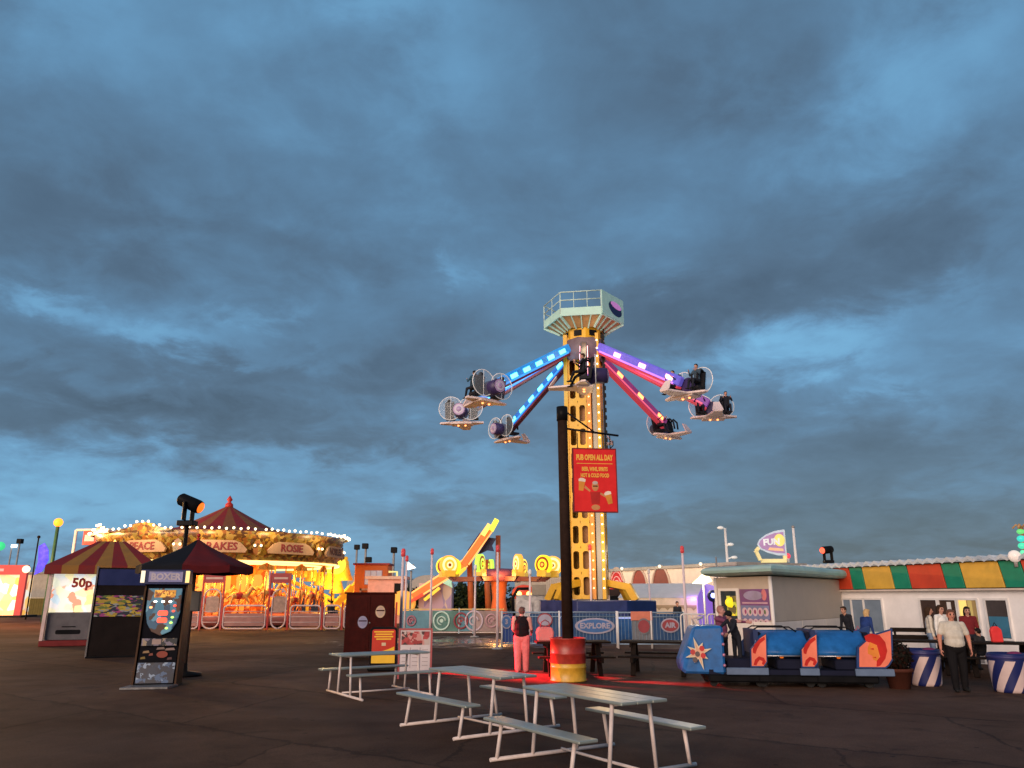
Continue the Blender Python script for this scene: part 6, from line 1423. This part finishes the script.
for x0, x1, c in edges:
    u0, u1 = px2u(x0, zf+.1), px2u(x1, zf+.1); mb = MB(); sl = .22
    tilt = -.12
    pts = [(u0+.02, zf+.02, .16), (u1-.02, zf+.02, .16), (u1-.02-sl, zt2, .16+tilt), (u0+.02-sl, zt2, .16+tilt)]
    vs = [o+U*p_[0]+N*p_[2]+V(0, 0, p_[1]) for p_ in pts]+[o+U*p_[0]+N*(p_[2]-.06)+V(0, 0, p_[1]) for p_ in pts]
    mb.add(vs, [(0, 1, 2, 3), (7, 6, 5, 4), (0, 4, 5, 1), (3, 2, 6, 7), (1, 5, 6, 2), (0, 3, 7, 4)]); mb.build('fascia_panel', cols_[c], t, bevel=.008)
bx(ul0, LE, zf, zt2+.02, -.3, .02, 'fascia_backing', black); bx(ul0, LE, zf-.06, zf-.002, -.02, .18, 'drip_trim', M('trim warm white', (.6, .5, .42), .5))
mb = MB(); nn = int((LE-ul0)/.09)
row = []
for k in range(nn+1):
    u = ul0+(LE-ul0)*k/nn; z = zt2+.14+.05*math.sin(k*PI*.5*1.0); row.append((o+U*u+N*.162+V(0, 0, z), o+U*u-N*5.0+V(0, 0, z-.25)))
for k in range(nn): mb.add([row[k][0], row[k+1][0], row[k+1][1], row[k][1]], [(0, 1, 2, 3)], 0, True); mb.add([row[k][0]-V(0, 0, .10), row[k+1][0]-V(0, 0, .10), row[k+1][0], row[k][0]], [(0, 1, 2, 3)], 0, False)
mb.build('corrugated_roof', M('roof sheet', (.48, .54, .60), .5, .1), t)
bx(ul0, LE, zt2+.02, zt2+.105, -.1, .158, 'gutter', M('gutter blue grey', (.30, .36, .42), .5), bevel=.01)
zs = .35
def cwin(x0, x1, z0, z1, m, frames=(), nm='window', mull=True):
    u0, u1 = px2u(x0, 1.9), px2u(x1, 1.9); w_ = bx(u0, u1, z0, z1, -.03, .012, nm, m)
    for q in ((u0-.06, u0, z0-.06, z1+.06), (u1, u1+.06, z0-.06, z1+.06), (u0, u1, z1, z1+.06), (u0, u1, z0-.06, z0)): bx(q[0], q[1], q[2], q[3], -.03, .05, 'window_frame', white_p, w_)
    for f_ in frames: uu = u0+(u1-u0)*f_; bx(uu-.03, uu+.03, z0, z1, .013, .05, 'mullion', white_p, w_)
    return w_
ztop_w = zf-.34
w1 = cwin(843, 881, .75, ztop_w, M('pane blue grey', (.13, .16, .20), .12, emit=(.4, .5, .6), es=.10), (.22, .55)); u0, u1 = px2u(843, 1.9), px2u(881, 1.9); bx(u0, u1, .30, .69, -.02, .04, 'lower_panel', M('panel sea blue', (.03, .14, .24), .5), w1)
w2 = cwin(920, 936, .75, ztop_w, M('pane brown', (.05, .03, .025), .15))
u0, u1 = px2u(922, 1.9), px2u(936, 1.9); bx(u0, u1, .77, 1.15, .013, .02, 'blue_lower_board', M('counter blue', (.20, .28, .40), .5), w2)  # blue board over the lower part of the pane
d1 = cwin(939, 955, .02, ztop_w, M('pane dark door', (.06, .035, .025), .2), nm='door'); u0, u1 = px2u(946, 1.9), px2u(950, 1.9); bx(u0, u1, 1.5, 1.75, .013, .02, 'notice', white_p, d1)
d2 = cwin(958, 976, .02, ztop_w, M('pane lit doorway', (.25, .17, .07), .3, emit=(1, .62, .2), es=.12), nm='door'); u0, u1 = px2u(960, 1.9), px2u(965, 1.9)
bx(px2u(958.5, 1.9), px2u(965.5, 1.9), 1.30, 1.82, .013, .03, 'lit_poster', E('poster lit yellow', (1, .72, .2), .8), d2); bx(px2u(967, 1.9), px2u(971, 1.9), 1.2, 1.8, .013, .02, 'lit_shelf', M('shelf glow', (.4, .3, .1), .5, emit=(.8, .6, .2), es=.3), d2)
w3 = cwin(985, 1006, .75, ztop_w, M('pane deep', (.06, .05, .05), .15)); u0, u1 = px2u(986, 1.9), px2u(1005.5, 1.9); bx(u0, u1, .77, 1.35, .013, .02, 'blue_curtain', M('curtain blue', (.045, .17, .27), .6), w3)
bx(ul0, LE, .0, .28, .002, .03, 'skirting', M('skirting grey', (.25, .24, .24), .6))
# roof lights at the right end
p = P(1015, 558, 22.5)
t = thing('globe_lamp', 'white round lamp on the cafe roof edge at the right border', 'lamp', (p.x, p.y, p.z-.25)); mb = MB(); mb.cyl((0, 0, 0), (0, 0, .2), .05); mb.build('stem', grey_p, t); mb = MB(); mb.sph((0, 0, .3), .17, n=14, k=9); mb.build('globe', M('globe white', (.7, .62, .58), .3, emit=(1, .85, .75), es=.35), t)
p = P(1024, 553, 22.4); t = thing('neon_palm', 'stack of green and turquoise glowing shapes on the cafe roof at the right border', 'lamp', (p.x, 22.4, p.z-.1))
mb = MB(); mb.cyl((0, 0, 0), (.05, 0, .8), .05); mb.build('stem', M('stem copper', (.3, .14, .08), .5), t)
for z, r_, c_ in ((.12, .09, (.15, .8, .45)), (.30, .12, (.08, .75, .45)), (.50, .12, (.05, .7, .6)), (.70, .10, (.15, .7, .2))): mb = MB(); mb.sph((.02*z, 0, z), r_, n=10, k=7, sc=(1.2, .8, .8)); mb.build('glow_lobe', E('neon %.2f' % z, c_, .8), t)
for k in range(5): mb = MB(); a_ = k*1.26; mb.tube([(.05, 0, .8), (.05+.12*math.cos(a_), .12*math.sin(a_), .90), (.05+.22*math.cos(a_), .22*math.sin(a_), .80)], .03, 6); mb.build('frond', M('frond copper', (.35, .2, .1), .5, emit=(.6, .3, .1), es=.2), t)
# ------------------------------------------------------------------ striped bins, planter, benches
def stripe_mat():
    if 'tub stripes' in MATS: return MATS['tub stripes']
    m = M('tub stripes', (.6, .46, .43), .45, var=.1); nt = m.node_tree; L = nt.links.new; b = nt.nodes['Principled BSDF']  # white of the stripes is tinted pink to carry red light
    def mt(op, a, b_=None):
        n = nd(nt, 'ShaderNodeMath', operation=op)
        for i, q in enumerate((a, b_)):
            if q is None: continue
            if isinstance(q, (int, float)): n.inputs[i].default_value = q
            else: L(q, n.inputs[i])
        return n.outputs[0]
    tc = nd(nt, 'ShaderNodeTexCoord'); s = nd(nt, 'ShaderNodeSeparateXYZ'); L(tc.outputs['Object'], s.inputs[0])
    fr = mt('FRACT', mt('SUBTRACT', mt('MULTIPLY', mt('ARCTAN2', s.outputs[1], s.outputs[0]), .955), mt('MULTIPLY', s.outputs[2], 1.35)))
    w = mt('MULTIPLY', mt('LESS_THAN', fr, .5), mt('LESS_THAN', s.outputs[2], .66))
    mx = nd(nt, 'ShaderNodeMix', data_type='RGBA'); L(w, mx.inputs[0]); mx.inputs[6].default_value = (.012, .018, .10, 1)
    L(b.inputs['Base Color'].links[0].from_socket, mx.inputs[7]); L(mx.outputs[2], b.inputs['Base Color'])
    return m
def striped_bin(label, px_, py_):
    g_ = G(px_, py_); t = thing('striped_tub', label, 'tub', (g_.x, g_.y+.36, 0), 0, 'tubs with diagonal blue and white stripes')
    prof = [(.02, 0), (.32, 0), (.345, .05), (.365, .3), (.38, .5), (.385, .66), (.385, .80), (.36, .82), (.34, .78), (.02, .76)]
    pr2 = []
    for (r0, z0), (r1, z1) in zip(prof[:-1], prof[1:]):
        k = max(1, int(abs(z1-z0)/.025))
        for q in range(k): pr2.append((r0+(r1-r0)*q/k, z0+(z1-z0)*q/k))
    pr2.append(prof[-1])
    def mf(a, z):
        return 0
    mb = MB(); mb.lathe(pr2, 64, mfn=mf); mb.build('drum', stripe_mat(), t); t.scale = (.94, .94, .94)
    mb = MB(); mb.lathe([(.3865, .70), (.40, .71), (.40, .76), (.3865, .77)], 32); mb.build('rim_band', M('tub rim', (.03, .03, .12), .4), t)
    mb = MB(); mb.sph((.10, -.15, .79), .14, n=10, k=6, sc=(1.2, 1, .5)); mb.build('lid_bundle', M('bundle wine', (.18, .02, .08), .7), t)
    return t
striped_bin('blue and white striped tub left of the man in the grey shirt', 935, 687); striped_bin('blue and white striped tub cut by the right edge of the photo', 1023, 694)
g_ = G(907, 690)
t = thing('plant_pot', 'dark bushy plant in a terracotta pot right of the rear ride car', 'planter', (g_.x, g_.y+.3, 0))
mb = MB(); mb.lathe([(.02, 0), (.24, 0), (.33, .40), (.36, .40), (.36, .48), (.32, .48), (.30, .42), (.02, .42)], 24); mb.build('pot', terracotta, t)
rnd = random.Random(5); mb = MB()
for k in range(1700):
    d = V(rnd.gauss(0, 1), rnd.gauss(0, 1), rnd.gauss(0, 1)).normalized(); p = V(0, 0, .76)+V(d.x*.38, d.y*.36, d.z*.36)*(.45+.6*rnd.random()); u = V(rnd.gauss(0, 1), rnd.gauss(0, 1), rnd.gauss(0, 1)).normalized()*.055; v = d.cross(u).normalized()*.03
    mb.add([p-u, p+v, p+u, p-v], [(0, 1, 2, 3)], rnd.random() < .3)
t.scale = (.86, .86, .86)
mb.build('foliage', [M('plant dark', (.012, .011, .008), .7, var=.4), M('plant rust', (.03, .011, .008), .7, var=.4)], t, weld=False)
for k in range(5): mb = MB(); a_ = k*1.3; mb.tube([(0, 0, .40), (.1*math.cos(a_), .1*math.sin(a_), .65), (.22*math.cos(a_), .22*math.sin(a_), .95)], .015, 5); mb.build('stem', dwood, t)
picnic_wood('dark wooden picnic bench behind the left striped tub and the plant pot', P(912, 650, 21.5).x, 21.3, R(-20), pw); picnic_wood('dark wooden picnic bench behind the man in the grey shirt, near the right edge', P(992, 650, 20.6).x, 20.4, R(-20), pw)
q = P(915, 640, 23.6)
t = thing('high_back_bench', 'dark bench with a raised slatted back against the white cafe wall', 'bench', (q.x, 23.6, 0), R(-20))
for z0, z1 in ((.86, .98), (.66, .78)): mb = MB(); mb.box(-.62, .62, 0, .05, z0+.05, z1+.05); mb.build('back_slat', dwood, t)
mb = MB(); mb.box(-.62, .62, -.5, -.04, .42, .48); mb.build('seat', dwood, t)
for x in (-.5, .5):
    for y in (-.45, .06): mb = MB(); mb.cbox((x, y+.02, .5 if y > 0 else .21), (.06, .06, 1.0 if y > 0 else .42)); mb.build('leg', dwood, t)
# ------------------------------------------------------------------ people
cloth = lambda n, c: M(n, c, .85, var=.22, scale=5, bump=.9, bscale=7)
g_ = G(963, 692)
person('heavy man in grey short sleeved shirt and black trousers walking between striped tubs', (g_.x, g_.y+.05, 0), R(-12), 1.66, cloth('shirt grey', (.54, .50, .42)), cloth('trousers black', (.012, .011, .012)), rubber, M('cropped hair', (.12, .05, .03), .7), M('ruddy skin', (.52, .22, .15), .55), .0085,
       {'L': ((-.34, .0, -1), (-.06, -.14, -1)), 'R': ((.36, .06, -1), (.05, -.10, -1))}, {'L': ((-.03, -.16, -1), (0, .04, -1)), 'R': ((.05, .10, -1), (0, .16, -1))}, girth=1.34, legw=1.15, sleeve='short')
g_ = G(522, 672)
person('lady seen from behind in a black top and pink trousers beside the dark picnic table', (g_.x, g_.y, 0), R(168), 1.66, cloth('vest black', (.012, .011, .013)), cloth('trousers pink from red light', (.62, .20, .20)), M('shoe pink', (.5, .18, .18), .7), M('short grey brown hair', (.12, .07, .055), .75), M('pale skin', (.55, .32, .27), .55), .0085,  # red light on the trousers is put into their pink
       {'L': ((-.20, -.18, -1), (.1, -.75, -.35)), 'R': ((.18, -.1, -1), (-.1, -.75, -.5))}, {'L': ((-.03, 0, -1), (0, .02, -1)), 'R': ((.03, 0, -1), (0, .02, -1))}, girth=1.36, legw=1.35, sleeve='none')
p = P(545, 632, 20.8)
t = thing('beach_bag', 'pink bag standing on the dark picnic table in front of the lady', 'bag', (p.x, 20.75, .81))
mb = MB(); mb.prism([(-.20, 0), (.20, 0), (.23, .22), (.18, .34), (-.18, .34), (-.23, .22)], o=(0, -.08, 0), d=.18); mb.build('body', M('bag pink', (.62, .20, .19), .7, bump=.2, bscale=20), t, bevel=.03)
mb = MB(); mb.tube([(-.12, 0, .33), (-.10, 0, .46), (.0, 0, .52), (.10, 0, .46), (.12, 0, .33)], .014, 6); mb.build('handle', M('bag plum', (.2, .05, .07), .7), t)
p = P(723, 650, 20.6)
person('person in a plum jacket stretching both arms to the right behind the lead ride car', (p.x, 20.6, 0), R(40), 1.70, cloth('jacket plum', (.17, .05, .10)), darkj, rubber, M('fair pink hair', (.34, .16, .13), .7), M('flushed skin', (.50, .25, .21), .55), .013,
      {'L': ((.1, -1, -.25), (.15, -1, .05)), 'R': ((.55, -.85, -.28), (.5, -.85, -.05))}, girth=1.12, turn=R(20))
p = P(736, 660, 18.5)
person('child in black clothes and round black hat leaning over the lead ride car', (p.x+.06, 18.55, .36), R(-60), 1.28, darkj, darkj, rubber, hbl, skin, .012, {'L': ((-.2, -.75, -.6), (.1, -.5, -.9)), 'R': ((.2, -.6, -.7), (-.1, -.7, -.5))}, lean=R(22), hat=M('hat black', (.012, .012, .013), .8))
q = px2u
p = P(853, 640, 25.5)
person('person in black bending towards the blonde woman by the left cafe window', (p.x, 25.6, 0), R(-65), 1.66, darkj, darkj, rubber, hb, skin, .013, lean=R(18))
p = P(864, 640, 24.8)
person('blonde woman in a blue coat by the left cafe window', (p.x, 24.7, 0), R(110), 1.58, cloth('coat blue', (.02, .045, .17)), darkj, rubber, M('blonde hair', (.50, .32, .14), .6), M('pale skin', (.55, .32, .27), .55), .013, lean=R(15), hair_len=.08, girth=1.12)
p = P(859, 632, 23.9)
t = thing('carrier_bag', 'small pink red carrier bag just above the rear ride car', 'bag', (p.x, 23.9, .62)); mb = MB(); mb.prism([(-.13, 0), (.14, 0), (.12, .34), (-.10, .34)], o=(0, 0, 0), d=.1); mb.build('body', M('bag cerise', (.55, .05, .12), .6), t, bevel=.02); mb = MB(); mb.tube([(-.06, .05, .33), (0, .05, .45), (.06, .05, .33)], .01, 6); mb.build('handle', M('bag cerise', ()), t)
t['label'] = 'small pink red carrier bag on a dark stool just above the rear ride car'
ts = thing('low_stool', 'dark low stool holding the pink red carrier bag behind the rear ride car', 'stool', (p.x, 23.95, 0)); mb = MB(); mb.cyl((0, 0, .57), (0, 0, .62), .2, n=16); mb.build('seat', dwood, ts)
for k in range(4): mb = MB(); a_ = PI/4+k*PI/2; mb.cyl((.13*math.cos(a_), .13*math.sin(a_), .57), (.18*math.cos(a_), .18*math.sin(a_), 0), .02, n=6); mb.build('leg', dwood, ts)
for lab, px_, Y, rz, top, hr, Hh, tr in (('person in white top and pale jeans, leftmost of the group at the cafe door', 932, 22.7, 70, cloth('top white', (.62, .56, .46)), hb, 1.66, cloth('jeans pale', (.20, .27, .38))),
                                 ('person in a bright white shirt just left behind the man in grey', 944, 22.4, 20, cloth('shirt bright white', (.78, .76, .70)), hb, 1.70, cloth('jeans mid', (.10, .14, .22))),
                                 ('person in a dark red jumper just right behind the man in grey', 971, 22.2, -15, cloth('jumper dark red', (.16, .018, .022)), hbl, 1.66, darkj)):
    p = P(px_, 640, Y); person(lab, (p.x, Y, 0), R(rz), Hh, top, tr, rubber, hr, skin, .013, hair_len=.06)
p = P(989, 650, 20.6)
person('dark haired child sitting at the bench right of the man in grey', (p.x, 20.95, 0), R(-160), 1.30, cloth('top black white', (.03, .03, .032)), darkj, rubber, hbl, skin, .014, hip=.52, legs=sit, girth=1.0)
p = P(998, 640, 20.2)
t = thing('red_bottle_bag', 'bright red upright bag on the bench table near the right edge', 'bag', (p.x, 20.25, .81)); mb = MB(); mb.prism([(-.12, 0), (.15, 0), (.14, .30), (.05, .38), (-.06, .38), (-.13, .28)], o=(0, -.05, 0), d=.12); mb.build('body', M('bag bright red', (.75, .04, .04), .6), t, bevel=.02); mb = MB(); mb.tube([(-.05, 0, .37), (0, 0, .47), (.06, 0, .37)], .012, 6); mb.build('handle', black, t)
p = P(335, 640, 47); person('person in dark red near the yellow ramp behind the carousel railing', (p.x, 50.0, 0), R(-30), 1.7, cloth('jumper wine', (.16, .02, .03)), cloth('jeans mid', ()), rubber, hbl, skin, .02, fingers=False)
p = P(321, 640, 47); person('person in black watching the carousel from behind the railing', (p.x, 49.2, 0), R(160), 1.72, darkj, darkj, rubber, hbl, skin, .02, fingers=False)
p = P(707, 640, 36); person('person in black standing far off under the violet canopy', (p.x, 42, 0), R(10), 1.7, darkj, darkj, rubber, hbl, skin, .02, fingers=False)

# the small glowing parts are found by the renderer on its own; the lamps above do the lighting
for m in bpy.data.materials:
    try: m.cycles.emission_sampling = 'NONE'
    except Exception: pass
